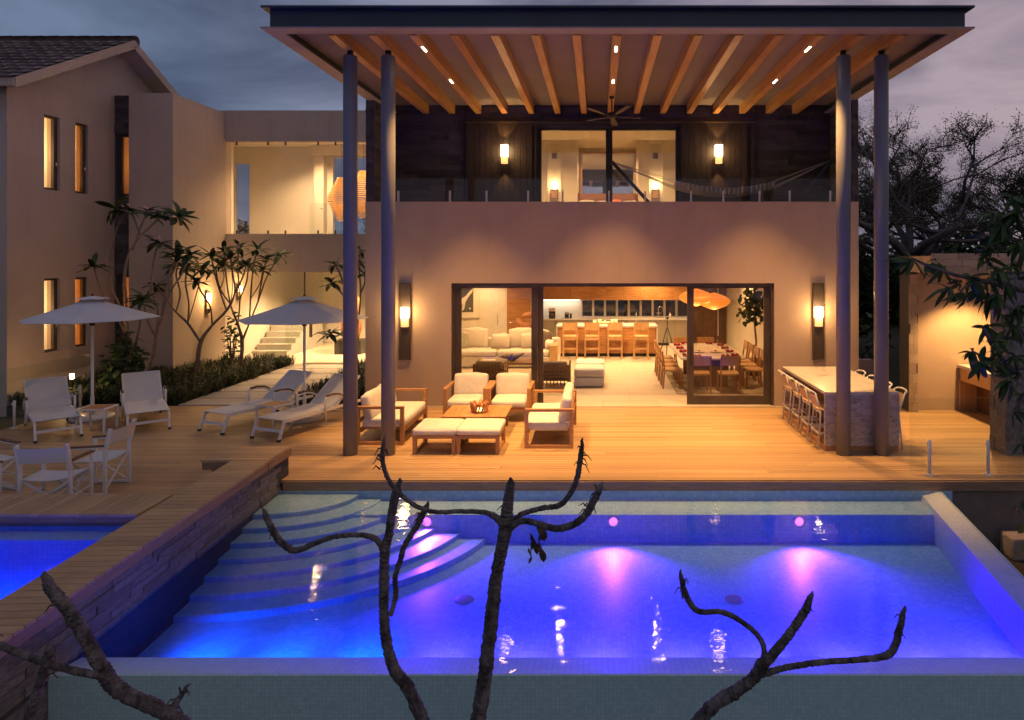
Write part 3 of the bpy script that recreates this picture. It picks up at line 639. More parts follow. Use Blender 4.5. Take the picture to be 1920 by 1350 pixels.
# ================================================================== SIDE HOUSE
side = thing('side_house', 'beige gabled house with dark roof tiles and tall slit windows', 'house', (-13,17,0))
def sp_(mb, name, mat, parent=side):
    o = mb.build(name, mat, parent)
    if parent is side: o.location = (13,-17,0)
    return o
SX = -12.5
W1 = (15.05, 15.49); W2 = (15.96, 16.35); ZU = (4.66, 6.36); ZL = (.96, 2.64)
gw = MB(); holes = [(a, b, z0, z1) for a, b in (W1, W2) for z0, z1 in (ZU, ZL)]
gw.wall(14.1, 20.4, -.25, 6.95, SX-.3, SX, holes, 'x'); gw.prism([(14.1,6.95),(20.4,6.95),(17.25,8.58)], SX-.3, SX, 'x')
sp_(gw, 'gable_wall', 'stucco_side')
sp_(MB().box(-17, SX-.3, 14.1, 14.35, -.25, 6.9), 'near_wall', 'stucco_side')
sp_(MB().box(-12.03, -10.9, 17.1, 19.49, -.25, 7.33), 'tower_wall', 'stucco_side')
sp_(MB().box(-11.2, -10.902, 19.49, 19.8, -.25, 7.40), 'tower_return', 'stucco_side')
# recessed stone strip with two windows
ss = sp_(MB().wall(-12.5, -12.03, -.25, 7.30, 17.25, 17.5, [(-12.44, -12.035, 4.70, 6.30), (-12.44, -12.035, .9, 2.66)]), 'stone_strip', 'mortar')
for z0, z1 in ((6.32, 7.3), (2.68, 4.68), (-.2, .88)): courses(ss, SD, (-12.495, 17.25), (1,0), .46, z0, z1, .13, (.25, .46), .03)
def side_window(y0, y1, z0, z1, x=SX):
    w = sp_(MB().wall(y0, y1, z0, z1, x-.13, x-.06, [(y0+.045, y1-.10, z0+.05, z1-.05)], 'x'), 'window', 'bronze')
    MB().box(x-.10, x-.09, y0+.04, y1-.095, z0+.045, z1-.045).build('pane', 'clear_glass', w)
    MB().tube([(x-.05, y1-.07, (z0+z1)/2-.3), (x-.02, y1-.07, (z0+z1)/2-.3), (x-.01, y1-.09, (z0+z1)/2-.2)], .01, 6).build('handle', 'chrome', w)
for a, b in (W1, W2):
    for z in (ZU, ZL): side_window(a+.002, b-.002, z[0]+.002, z[1]-.002)
for z0, z1 in ((4.70, 6.30), (.9, 2.66)):
    w = sp_(MB().wall(-12.438, -12.037, z0+.002, z1-.002, 17.32, 17.38, [(-12.35, -12.06, z0+.06, z1-.06)]), 'window', 'bronze'); MB().box(-12.355, -12.055, 17.345, 17.355, z0+.055, z1-.055).build('pane', 'clear_glass', w)
# rooms and curtains behind those windows
rm_ = MB(); rm_.box(-16.5, SX-.3, 14.36, 20.3, 3.2, 3.6); rm_.box(-16.5, SX-.3, 14.36, 20.3, 6.75, 6.9); rm_.box(-14.9, -14.8, 14.36, 20.3, -.2, 6.75)
rm_.box(-14.8, SX-.3, 15.62, 15.70, -.2, 6.75); rm_.box(-14.8, SX-.3, 17.0, 17.08, -.2, 6.75); rm_.box(-14.8, SX-.3, 20.2, 20.3, -.2, 6.75)
rm_.box(-12.5, -12.03, 18.6, 18.7, -.2, 6.75); rm_.box(-12.5, -12.03, 17.5, 18.7, 6.7, 6.85); rm_.box(-12.5, -12.03, 17.5, 18.6, 3.2, 3.6); rm_.box(-12.03, -12.0, 17.1, 19.4, -.2, 6.75) if False else None
sp_(rm_, 'room_wall', 'plaster')
def curtain(fixed, a0, a1, z0, z1, ax):
    mb = MB(); n = 26
    def fn(u, v):
        a = a0+(a1-a0)*u; w = .03*math.sin(u*n)+.012*math.sin(u*n*2.3+1)
        return (fixed+w, a, z0+(z1-z0)*v) if ax == 'x' else (a, fixed+w, z0+(z1-z0)*v)
    return mb.grid(fn, 60, 2)
sp_(curtain(SX-.55, 15.75, 16.7, 4.4, 6.7, 'x'), 'curtain', 'curtain'); sp_(curtain(SX-.5, 15.75, 16.7, .5, 3.0, 'x'), 'curtain', 'curtain')
sp_(curtain(17.9, -12.5, -12.05, .4, 3.0, 'y'), 'curtain', 'curtain'); sp_(curtain(18.0, -12.5, -12.05, 4.3, 6.6, 'y'), 'curtain', 'curtain')
for (x, y, z, w, c) in ((-13.6, 15.0, 5.6, 110, (1,.62,.28)), (-13.6, 15.0, 1.9, 100, (1,.62,.28)), (-14.0, 16.4, 5.6, 330, (1,.55,.2)), (-14.0, 16.4, 2.0, 380, (1,.42,.1)), (-12.28, 18.3, 5.6, 70, (1,.55,.2)), (-12.28, 18.3, 2.0, 100, (1,.40,.1))):
    lamp('POINT', 'room_lamp', side, (x+13, y-17, z), w, c, size=.12)
# roof
RYm, RZm, ov = 17.25, 8.70, -11.98
pn = 1.85/3.45
rb = MB()
rb.prism([(RYm-3.5, RZm-3.5*pn-.16), (RYm, RZm-.16), (RYm+3.5, RZm-3.5*pn-.16), (RYm+3.5, RZm-3.5*pn), (RYm, RZm), (RYm-3.5, RZm-3.5*pn)], -17.5, ov-.03, 'x')
ro = sp_(rb, 'roof', 'stucco_side')
bg = MB(); bg.prism([(RYm-3.52, RZm-3.52*pn-.19), (RYm, RZm-.19), (RYm+3.52, RZm-3.52*pn-.19), (RYm+3.52, RZm-3.52*pn+.03), (RYm, RZm+.03), (RYm-3.52, RZm-3.52*pn+.03)], ov-.03, ov, 'x'); bg.build('barge_board', 'stucco_side', ro)
MB().box(-17.5, ov-.03, RYm-3.56, RYm-3.50, RZm-3.5*pn-.17, RZm-3.5*pn+.0).build('gutter', 'stucco_side', ro)
ang = math.atan(pn); tm = MB()
tm.grid(lambda u, v: (-.15+.3*u, (v-.5)*.40, .025*math.sin(u*math.pi)), 6, 1); tm.add([(-.15,-.2,-.02),(.15,-.2,-.02),(.15,-.2,.0),(.1,-.2,.022),(0,-.2,.026),(-.1,-.2,.022),(-.15,-.2,0)], [(0,1,2,3,4,5,6)])
TM = tm.mesh('roof_tile'); TM.materials.append(M['roof_tile'])
for rI in range(12):
    s_ = .12 + rI*.325
    yy = RYm - 3.52 + s_*math.cos(ang); zz = RZm - 3.52*pn + s_*math.sin(ang) + .045
    for c in range(14): inst('roof_tile', TM, ro, (ov-.17-.302*c, yy, zz+random.uniform(-.006,.006)), (ang-.16, 0, random.uniform(-.01,.01)), (1,1,1))
    y2 = RYm + 3.52 - s_*math.cos(ang)
    for c in range(3): inst('roof_tile', TM, ro, (ov-.17-.302*c, y2, zz+random.uniform(-.006,.006)), (ang-.09, 0, R(180)))
rg = MB(); rg.lathe([(.15,-.23),(.11,.2)], 10, a0=-.3, a1=math.pi+.3); RG = rg.mesh('ridge_tile'); RG.materials.append(M['roof_tile'])
for c in range(14): inst('ridge_tile', RG, ro, (ov-.2-.40*c, RYm, RZm+.015), (0, R(-90+4), 0), (1,1,1))

# ================================================================== PATH, BEDS
pth = tag(MB().box(-8.92, -6.45, 14.1, 19.38, -.2, -.055).build('path', 'soil'), kind='structure')
PV = MB().box(-.5, .5, -.5, .5, -.04, 0).mesh('paver'); PV.materials.append(M['paver'])
ys = [14.1, 14.75, 15.5, 16.27, 17.05, 17.9, 18.66, 19.37]
for a, b in zip(ys[:-1], ys[1:]): inst('paver', PV, pth, (-7.68, (a+b)/2, 0), (0,0,0), (2.42, b-a-.045, 1))
tag(MB().box(-12.5, -8.93, 14.09, 19.45, -.24, -.03).build('planting_bed', 'soil'), kind='structure')
tag(MB().box(-6.44, -4.89, 14.09, 19.45, -.24, -.03).build('planting_bed', 'soil'), kind='structure')

# ================================================================== OUTDOOR KITCHEN
ok = thing('outdoor_kitchen', 'stone framed outdoor kitchen alcove with a warmly lit plaster back wall', 'building', (7.5,13.6,0))
def op_(mb, name, mat, parent=ok):
    o = mb.build(name, mat, parent)
    if parent is ok: o.location = (-7.5,-13.6,0)
    return o
op_(MB().box(6.46, 11, 13.62, 13.9, -.1, 2.82), 'back_wall', 'stucco')
jm = op_(MB().box(6.29, 6.455, 13.45, 13.9, -.1, 3.15), 'stone_jamb', 'mortar'); courses(jm, ST, (6.28, 13.45), (1,0), .18, -.02, 2.8, .2, (.17, .18), .010)
ln = op_(MB().box(6.46, 11, 12.56, 13.9, 2.825, 3.15), 'stone_lintel', 'mortar'); courses(ln, ST, (6.28, 12.56), (1,0), 3.0, 2.82, 3.2, .13, (.25, .6), .02)
MB().box(6.28, 6.46, 12.57, 13.44, 2.83, 3.15).build('lintel_end', 'tan_stone', ln)
pr = op_(MB().box(6.45, 9.0, 10.53, 10.95, -.1, 2.9), 'stone_pier', 'mortar')
courses(pr, SG, (6.44, 10.53), (1,0), 1.2, 0, 2.9, .22, (.3, .6), .02); courses(pr, SG, (6.45, 10.53), (0,1), .42, 0, 2.9, .22, (.2, .42), .02, .006, (-1,0), R(90))
op_(MB().box(8.9, 9.1, 10.95, 13.62, -.1, 2.9), 'end_wall', 'stucco')
tag(MB().box(0,0,0,0,0,0).build('unused', 'mortar'), kind='helper') if False else None
kc = thing('kitchen_counter', 'stone topped grill counter with open wooden base inside the alcove', 'counter', (7.8,12.5,0))
MB().box(-.48, .95, -1.4, 1.09, .89, .945).build('worktop', 'counter_stone', kc)
MB().box(-.42, .95, -1.35, 1.08, .62, .889).build('drawer_front', 'oak', kc)
MB().box(-.1, .95, -1.35, 1.08, .0, .619).build('recess_back', 'dark_wood', kc)
for y in (-1.38, -.15, 1.05): MB().box(-.44, -.10, y, y+.04, 0, .619).build('side_panel', 'oak', kc)
gr = MB().box(-.30, .30, .2, .85, .946, .985).build('grill_lid', 'black_metal', kc)
ad_ = thing('alcove_downlight', 'round recessed downlight under the stone lintel of the alcove', 'downlight', (7.40, 12.78, 2.822))
MB().lathe([(0,0),(.05,0),(.05,-.004),(0,-.004)], 16).build('diffuser', 'disk_light', ad_); MB().lathe([(.05,-.001),(.065,-.001),(.065,-.008),(.05,-.008)], 16).build('trim', 'bronze', ad_)
lamp('SPOT', 'downlight_lamp', ad_, (0,.0,-.03), 560, (1,.54,.18), (0,0,0), .06, 112, .5)
lw_ = tag(MB().box(5.6, 6.28, 15.2, 15.4, -.25, .78).build('low_wall', 'stucco_side'), 'low rendered garden wall in the shade behind the marble bar', 'wall')
# ================================================================== SCONCES
def sconce(loc, label, rz=0, plate=(.235, 1.60), watts=26, cat='wall lamp', lz=0.0, lw=.17, lh=.42, group=None):
    t = thing('wall_sconce', label, cat, loc, rz, group)
    if plate:
        MB().box(-plate[0]/2, plate[0]/2, -.03, 0, -plate[1]/2, plate[1]/2).build('back_plate', 'bronze', t)
        e = MB(); e.wall(-plate[0]/2, plate[0]/2, -plate[1]/2, plate[1]/2, -.055, -.031, [(-plate[0]/2+.018, plate[0]/2-.018, -plate[1]/2+.018, plate[1]/2-.018)]); e.build('plate_rim', 'bronze', t)
    a = MB(); a.lathe([(.0,lz+.0),(lw/2,lz+.0),(lw/2,lz+lh*.52),(0,lz+lh*.52)], 14, (0,-.045), a0=math.pi, a1=2*math.pi); a.build('upper_glass', 'lamp_bright', t)
    a = MB(); a.lathe([(.0,lz-lh*.44),(lw/2*.95,lz-lh*.44),(lw/2*.95,lz-.004),(0,lz-.004)], 14, (0,-.045), a0=math.pi, a1=2*math.pi); a.build('lower_glass', 'lamp_dim', t)
    lamp('POINT', 'sconce_lamp', t, (0,-.24,lz+lh*.3), watts, (1,.56,.2), size=.07)
    return t
sconce((-4.04, 13.997, 1.775), 'tall bronze sconce on the beige wall near the deck loveseat', watts=24, lz=.08)
sconce((4.62, 13.997, 1.785), 'tall bronze sconce on the beige wall above the marble bar', watts=24, lz=.08)
for x, n in ((-2.117, 'on the dark shutter near the tiled gable'), (2.742, 'on the dark shutter beside the hammock')):
    t = thing('balcony_sconce', 'small glowing cylinder sconce ' + n, 'wall lamp', (x, 15.21, 5.42), 0)
    MB().box(-.05, .05, 0, .03, -.1, .16).build('back_plate', 'bronze', t)
    MB().lathe([(0,.0),(.085,.0),(.085,.24),(0,.24)], 16, (0,-.10)).build('upper_glass', 'lamp_bright', t)
    MB().lathe([(0,-.17),(.078,-.17),(.078,-.004),(0,-.004)], 16, (0,-.10)).build('lower_glass', 'lamp_dim', t)
    lamp('SPOT', 'up_lamp', t, (0,-.10,.26), 30, (1,.55,.2), (R(180),0,0), .03, 70, .3); lamp('SPOT', 'down_lamp', t, (0,-.10,-.19), 26, (1,.55,.2), (0,0,0), .03, 60, .3)
    lamp('POINT', 'glow_lamp', t, (0,-.26,.1), 10, (1,.55,.2), size=.06)
sconce((-10.897, 18.56, 1.86), 'lit half-round sconce on the tower wall behind the bare frangipani', R(90), (.16,.62), 34, lz=.02, lw=.15, lh=.44)
sconce((-10.877, 20.15, 2.06), 'lit sconce high on the hall wall beside the staircase', R(90), (.16,.5), 16, lz=.02, lw=.14, lh=.3)
gl_ = thing('garden_light', 'small glowing garden bollard among the grass by the glass fence', 'garden light', at(135, 715, 14.35)[:2] + (-.03,))
MB().lathe([(.02,0),(.02,.52),(.035,.52),(.035,.54)], 10).build('stake', 'bronze', gl_); MB().lathe([(0,.54),(.04,.54),(.04,.64),(0,.65)], 10).build('bulb', 'lamp_bright', gl_)
lamp('POINT', 'garden_lamp', gl_, (.0,-.10,.60), 14, (1,.55,.22), size=.05)
# concealed interior lamps, each built as a recessed ceiling lamp
def down(loc, watts, label, col=(1,.62,.30), cone=140, blend=.6, size=.08, k=1.0):
    t = thing('recessed_downlight', label, 'downlight', loc, 0, None)
    MB().lathe([(0,-.002),(.05,-.002),(.05,-.006),(0,-.006)], 14).build('diffuser', 'disk_light', t); MB().lathe([(.05,-.001),(.07,-.001),(.07,-.009),(.05,-.009)], 14).build('trim', 'ceramic', t)
    lamp('SPOT', 'downlight_lamp', t, (0,0,-.03), watts*k, col, (0,0,0), size, cone, blend)
for x, y, w, n in ((-3.4,16.6,210,'over the woven armchair behind glass'), (-2.6,19.0,230,'over the long sofa'), (-.3,16.6,230,'over the white poufs'), (.3,18.9,260,'between sofa and kitchen island'), (-.6,21.0,240,'over the first island stools'), (1.3,21.0,240,'over the sink end of the island'), (2.7,15.3,130,'over the head of the dining table'), (2.7,18.6,150,'over the far end of the dining table'), (4.0,20.5,170,'by the dark wardrobe doors'), (-3.6,20.6,190,'in front of the framed print'), (1.8,22.9,180,'over the back counter')):
    down((x, y, 2.758), w, 'recessed ceiling downlight ' + n, (1,.60,.27), k=1.5)
for x, y, w, n in ((-8.9,21.0,170,'over the middle of the bridge'), (-6.3,20.9,200,'over the lanterns on the bridge')): down((x, y, 6.848), w, 'recessed ceiling downlight ' + n, k=4.6)
for x, y, w, n in ((-9.2,21.3,190,'over the staircase foot'), (-7.6,21.4,260,'over the entrance hall sculpture'), (-5.8,20.6,170,'over the hall door')): down((x, y, 2.718), w, 'recessed ceiling downlight ' + n, k=3.8)
for x, y, w, n in ((-1.0,17.3,120,'over the window side of the bed'), (1.5,17.3,120,'over the door side of the bed'), (.3,19.9,60,'over the headboard alcove')): down((x, y, 6.448), w, 'recessed ceiling downlight ' + n, (1,.56,.22), k=3.0)

# ================================================================== DECK FURNITURE
def lounge_seat(name, label, cat, Lw, nseat, loc, rz, group=None):
    t = thing(name, label, cat, loc, rz, group); D = .80; a = Lw/2
    for sx in (-1, 1):
        x = sx*(a-.035); p = MB()
        p.box(x-.035, x+.035, -D/2, -D/2+.06, 0, .60); p.box(x-.035, x+.035, D/2-.06, D/2, 0, .60); p.box(x-.035, x+.035, -D/2, D/2, .60, .645); p.box(x-.03, x+.03, -D/2+.06, D/2-.06, 0, .055)
        p.build('arm_frame', 'teak_cross', t, bev=.004)
    b = MB(); b.box(-a+.07, a-.07, -D/2+.02, -D/2+.055, .20, .27); b.box(-a+.07, a-.07, D/2-.08, D/2-.045, .20, .27); b.build('seat_rail', 'teak', t)
    for k in range(int((Lw-.2)/.11)): MB().box(-a+.09+k*.11, -a+.15+k*.11, -D/2+.056, D/2-.081, .245, .265).build('slat', 'teak_cross', t)
    bk = MB(); bk.box(-a+.07, a-.07, D/2-.05, D/2-.02, .56, .62); bk.box(-a+.07, a-.07, D/2-.05, D/2-.02, .36, .42); bk.build('back_rail', 'teak', t)
    w = (Lw-.15)/nseat
    if nseat == 2: MB().rbox(0, -.04, .345, Lw-.15, .72, .15, .045, puff=.012).build('seat_cushion', 'cushion', t)
    else: MB().rbox(0, -.04, .345, Lw-.15, .72, .15, .045, puff=.012).build('seat_cushion', 'cushion', t)
    for k in range(nseat):
        MB().rbox(-a+.075+w*(k+.5), D/2-.15, .60, w-.012, .15, .42, .05, puff=.02, rot=Euler((R(-12),0,0)).to_matrix()).build('back_cushion', 'cushion', t)
    return t
lounge_seat('loveseat', 'cream cushioned teak loveseat beside the pair of outer columns', 'sofa', 1.56, 2, (-3.635, 11.87, 0), R(90))
lounge_seat('loveseat', 'cream cushioned teak loveseat with its back to the open doorway', 'sofa', 1.60, 2, (-.80, 11.70, 0), R(-90))
lounge_seat('armchair', 'cream cushioned teak armchair nearest the tall bronze sconce, behind the coffee table', 'armchair', .83, 1, (-2.515, 13.0, 0), 0, 'teak armchairs behind the coffee table')
lounge_seat('armchair', 'cream cushioned teak armchair at the doorway side behind the coffee table', 'armchair', .83, 1, (-1.685, 13.0, 0), 0, 'teak armchairs behind the coffee table')
for x, n in ((-2.60, 'nearer the columns'), (-1.905, 'nearer the open deck')):
    t = thing('ottoman', 'cream cushioned teak ottoman in front of the coffee table, ' + n, 'ottoman', (x, 10.93, 0), 0, 'teak ottomans'); w = .69
    for sx in (-1, 1):
        for sy in (-1, 1): MB().cbox(sx*(w/2-.035), sy*.325, .125, .06, .06, .25).build('leg', 'teak', t)
        MB().box(sx*(w/2-.035)-.02, sx*(w/2-.035)+.02, -.29, .29, 0.005, .05).build('runner', 'teak_cross', t)
    f = MB(); f.box(-w/2, w/2, -.36, -.32, .251, .30); f.box(-w/2, w/2, .32, .36, .251, .30); f.box(-w/2, w/2, -.32, .32, .27, .295); f.build('seat_frame', 'teak', t)
    MB().rbox(0, 0, .352, w+.01, .74, .11, .045, puff=.012).build('cushion', 'cushion', t)
ct = thing('coffee_table', 'low square teak coffee table among the deck seats', 'table', (-2.16, 12.03, 0))
for k in range(8): MB().box(-.56+k*.14, -.56+k*.14+.137, -.46, .46, .325, .36).build('top_plank', 'teak_cross', ct)
f = MB(); f.wall(-.50, .50, -.40, .40, .25, .324, [(-.47,.47,-.37,.37)], 'z'); f.build('apron', 'teak', ct)
for sx in (-1,1):
    for sy in (-1,1): MB().cbox(sx*.455, sy*.355, .125, .07, .07, .25).build('leg', 'teak', ct)
cd = thing('candle_holder', 'round brown openwork candle holder on the teak coffee table', 'candle holder', (-2.12, 11.93, .361))
MB().lathe([(.0,.0),(.13,.0),(.135,.015),(.0,.015)], 20).build('base', 'sculpture_wood', cd)
for k in range(16):
    a = k*2*math.pi/16; MB().bar((.125*math.cos(a),.125*math.sin(a),.015), (.145*math.cos(a+.25),.145*math.sin(a+.25),.115), .035, .02).build('rib', 'sculpture_wood', cd)
MB().lathe([(.125,.10),(.155,.11),(.155,.135),(.125,.135),(.125,.10)], 24).build('rim', 'sculpture_wood', cd)
for k in range(8):
    a = k*math.pi/4; MB().lathe([(0,.135),(.03,.135),(.032,.18),(0,.18)], 10, (.14*math.cos(a), .14*math.sin(a))).build('cup', 'sculpture_wood', cd)
MB().lathe([(0,.02),(.045,.02),(.045,.07),(0,.075)], 12).build('candle', 'flame', cd)
lamp('POINT', 'candle_lamp', cd, (0,0,.12), 2.2, (1,.45,.12), size=.03)

# loungers
def lounger(label, loc, rz):
    t = thing('sun_lounger', label, 'sun lounger', loc, rz, 'white sun loungers'); w = .62
    for sx in (-1, 1):
        MB().bar((sx*w/2, -.92, .315), (sx*w/2, .95, .315), .032, .045).build('side_rail', 'white_metal', t)
        l = MB().bar((sx*w/2, -.90, .31), (sx*(w/2+.0), -1.0, .03), .035).build('leg', 'white_metal', t); MB().cbox(sx*w/2, -1.008, .018, .045, .05, .036).build('foot', 'rubber', l)
        l = MB().bar((sx*w/2, .55, .31), (sx*w/2, .62, .03), .035).build('leg', 'white_metal', t); MB().cbox(sx*w/2, .622, .018, .045, .05, .036).build('foot', 'rubber', l)
        ar = MB(); ar.tube([(sx*(w/2+.03), .02, .12), (sx*(w/2+.03), .0, .52), (sx*(w/2+.03), .02, .545), (sx*(w/2+.03), .18, .56), (sx*(w/2+.03), .36, .53), (sx*(w/2+.03), .50, .45), (sx*(w/2+.03), .52, .32)], .02, 8); a_ = ar.build('arm', 'white_metal', t)
        MB().tube([(sx*(w/2+.03), .04, .572), (sx*(w/2+.03), .18, .584), (sx*(w/2+.03), .36, .556), (sx*(w/2+.03), .46, .50)], .022, 8).build('armrest', 'dark_wood', a_)
    MB().bar((-w/2, -.955, .165), (w/2, -.955, .165), .03, .045).build('crossbar', 'white_metal', t); MB().bar((-w/2, .60, .16), (w/2, .60, .16), .03, .04).build('crossbar', 'white_metal', t)
    s = MB(); s.grid(lambda u, v: (-w/2+.01+(w-.02)*u, -.93+1.23*v, .343-.025*math.sin(u*math.pi)*math.sin(v*math.pi)), 8, 10); s.grid(lambda u, v: (w/2-.01-(w-.02)*u, -.93+1.23*v, .331-.025*math.sin(u*math.pi)*math.sin(v*math.pi)), 8, 10); s.build('seat_sling', 'sling', t)
    ca, sa = math.cos(R(36)), math.sin(R(36)); Lb = .78
    b = MB(); b.grid(lambda u, v: (-w/2+.01+(w-.02)*u, .30+Lb*v*ca, .345+Lb*v*sa-.02*math.sin(u*math.pi)*math.sin(v*math.pi)), 8, 8); b.grid(lambda u, v: (w/2-.01-(w-.02)*u, .308+Lb*v*ca, .333+Lb*v*sa-.02*math.sin(u*math.pi)*math.sin(v*math.pi)), 8, 8); bo = b.build('backrest', 'sling', t)
    fr = MB()
    for sx in (-1,1): fr.bar((sx*(w/2-.005), .30, .335), (sx*(w/2-.005), .30+Lb*ca, .335+Lb*sa), .03)
    fr.bar((-w/2+.01, .30+Lb*ca, .335+Lb*sa), (w/2-.01, .30+Lb*ca, .335+Lb*sa), .03); fr.build('frame', 'white_metal', bo)
    return t
def place(front, hd, n): return lounger(n, (front[0]+hd[0]*.98, front[1]+hd[1]*.98, 0), math.atan2(-hd[0], hd[1]))
def unit(a): return (math.sin(R(a)), math.cos(R(a)))
place((-9.27, 11.46), unit(-45), 'white sling lounger nearest the glass fence, facing the director chairs')
place((-8.06, 11.97), unit(-38), 'white sling lounger between the tall parasol pole and the paver path')
place((-6.88, 11.90), unit(25), 'white sling lounger at the foot of the paver path, farther from the columns')
place((-5.68, 11.43), unit(22), 'white sling lounger closest to the round columns')
def parasol(label, loc, rz, Rr):
    t = thing('parasol', label, 'parasol', loc, rz, 'white parasols over the loungers')
    MB().lathe([(0,0),(.36,0),(.37,.02),(.36,.055),(.06,.08),(0,.08)], 32).build('base', 'white_metal', t); MB().lathe([(.034,.08),(.034,.40),(.026,.41),(.026,2.26)], 14).build('pole', 'white_metal', t)
    MB().lathe([(.03,1.80),(.045,1.80),(.045,1.98),(.03,1.98)], 14).build('hub', 'black_metal', t); n = 8
    def can(u, v):
        a = u*2*math.pi; s = (u*n) % 1; rr = Rr*(.12+.88*v)*(1-.075*math.sin(s*math.pi)*v)
        return (rr*math.cos(a), rr*math.sin(a), 2.30-.36*v**.9*(1) - .03*math.sin(s*math.pi)*v*(1-v)*2 )
    c = MB(); c.grid(can, 48, 8, False); c.grid(lambda u, v: tuple(np.array(can(1-u, v))-np.array((0,0,.006))), 48, 8, False); co_ = c.build('canopy', 'canvas', t)
    v_ = MB(); v_.grid(lambda u, v: ((.26*v+.02)*math.cos(u*6.2832), (.26*v+.02)*math.sin(u*6.2832), 2.375-.055*v+.006*math.sin(u*50)*v), 32, 3); v_.build('vent', 'canvas', co_)
    MB().lathe([(0,2.42),(.018,2.41),(.024,2.385),(.012,2.36)], 10).build('finial', 'black_metal', t)
    for k in range(n):
        a = k*2*math.pi/n; MB().bar((.05*math.cos(a),.05*math.sin(a),2.26), (Rr*.99*math.cos(a),Rr*.99*math.sin(a),1.93), .018).build('rib', 'white_metal', t)
        MB().bar((.05*math.cos(a),.05*math.sin(a),1.95), (Rr*.48*math.cos(a),Rr*.48*math.sin(a),2.09), .014).build('strut', 'white_metal', t)
parasol('white octagonal parasol in front of the slit windows', (-9.82, 12.95, 0), R(22), 1.14)
parasol('white octagonal parasol in front of the glazed entrance hall', (-5.66, 12.86, 0), R(14), 1.18)
def side_table(label, loc, rz):
    t = thing('side_table', label, 'side table', loc, rz, 'small tables between the loungers')
    for sx in (-1,1):
        for sy in (-1,1): MB().cbox(sx*.23, sy*.19, .20, .03, .03, .40).build('leg', 'white_metal', t)
    f = MB(); f.wall(-.25, .25, -.21, .21, .40, .425, [(-.20,.20,-.20,.20)], 'z'); f.build('frame', 'white_metal', t)
    for k in range(5): MB().box(-.198, .198, -.19+k*.076, -.19+k*.076+.07, .405, .427).build('slat', 'teak', t)
side_table('small white side table with slatted top by the parasol near the fence', (-9.05, 12.05, 0), R(6))
side_table('small white side table with slatted top between the two loungers near the columns', (-5.98, 12.32, 0), R(-25))

def director(label, loc, rz):
    t = thing('director_chair', label, 'chair', loc, rz, 'white folding director chairs'); w, d = .54, .44
    for sx in (-1,1):
        x = sx*w/2
        MB().bar((x,-d/2,0), (x,-d/2,.62), .028, .04).build('post', 'white_metal', t)
        MB().bar((x,d/2,0), (x,d/2+.0,.58), .028, .04).build('post', 'white_metal', t)
        MB().bar((x,d/2,.56), (x,d/2+.07,.88), .03, .045).build('back_post', 'white_metal', t)
        MB().bar((x,-d/2,.02), (x,d/2,.02), .03, .03).build('runner', 'white_metal', t)
        a_ = MB().bar((x,-d/2-.02,.625), (x,d/2+.02,.64), .03, .02).build('arm', 'white_metal', t); MB().bar((x,-d/2-.03,.645), (x,d/2,.658), .05, .018).build('armrest', 'dark_wood', a_)
        MB().bar((x,-d/2,.22), (x,d/2,.22), .016).build('stretcher', 'white_metal', t)
    for y in (-d/2+.03, d/2-.03):
        MB().bar((-w/2,y,.05), (w/2,y-.01,.43), .018, .03).build('cross_leg', 'white_metal', t); MB().bar((w/2,y+.02,.05), (-w/2,y+.01,.43), .018, .03).build('cross_leg', 'white_metal', t)
    MB().grid(lambda u, v: (-w/2+w*u, -d/2+.02+(d-.04)*v, .45-.03*math.sin(u*math.pi)), 10, 4).grid(lambda u, v: (w/2-w*u, -d/2+.02+(d-.04)*v, .444-.03*math.sin(u*math.pi)), 10, 4).build('seat', 'sling', t)
    MB().grid(lambda u, v: (-w/2-.012+(w+.024)*u, d/2+.0+.05*v+.028+.04*math.sin(u*math.pi), .66+.19*v), 10, 3).grid(lambda u, v: (w/2+.012-(w+.024)*u, d/2+.0+.05*v+.036+.04*math.sin(u*math.pi), .66+.19*v), 10, 3).build('back_sling', 'sling', t)
director('white director chair seen from behind at the edge of the spa', (-6.72, 8.28, 0), R(190))
director('white director chair seen from the side, nearest the stone pool wall', (-6.72, 9.0, 0), R(-84))
director('white director chair by the glass fence end of the group, facing the others', (-8.10, 8.78, 0), R(70))
director('white director chair partly hidden behind the spa coping at the photo edge', (-7.62, 8.05, 0), R(150))

# glass fences
def fence(label, p, q, n, h=1.1):
    t = thing('glass_fence', label, 'fence', (*p, 0)); p = Vector(p); q = Vector(q); d = (q-p); Lh = d.length; ang = math.atan2(d.y, d.x); t.rotation_euler.z = ang; s = Lh/n
    for k in range(n):
        MB().box(k*s+.008, (k+1)*s-.008, -.006, .006, .03, h).build('pane', 'glass_green', t)
        for f_ in (.2, .8):
            x = (k+f_)*s; po = MB(); po.lathe([(.022,.0),(.022,.50),(.016,.505)], 12, (x,-.030)); o = po.build('post', 'aluminium', t); MB().lathe([(.055,.0),(.055,.012),(.04,.02)], 14, (x,-.030)).build('foot_plate', 'aluminium', o)
            MB().box(x-.014, x+.014, -.02, .016, .42, .46).build('clamp', 'aluminium', o)
fence('clear glass pool fence with short metal posts in front of the alcove', (4.49, 9.62), (7.30, 9.62), 2)
fence('clear glass fence at the deck edge behind the first lounger', (-10.74, 11.0), (-10.66, 14.0), 2)

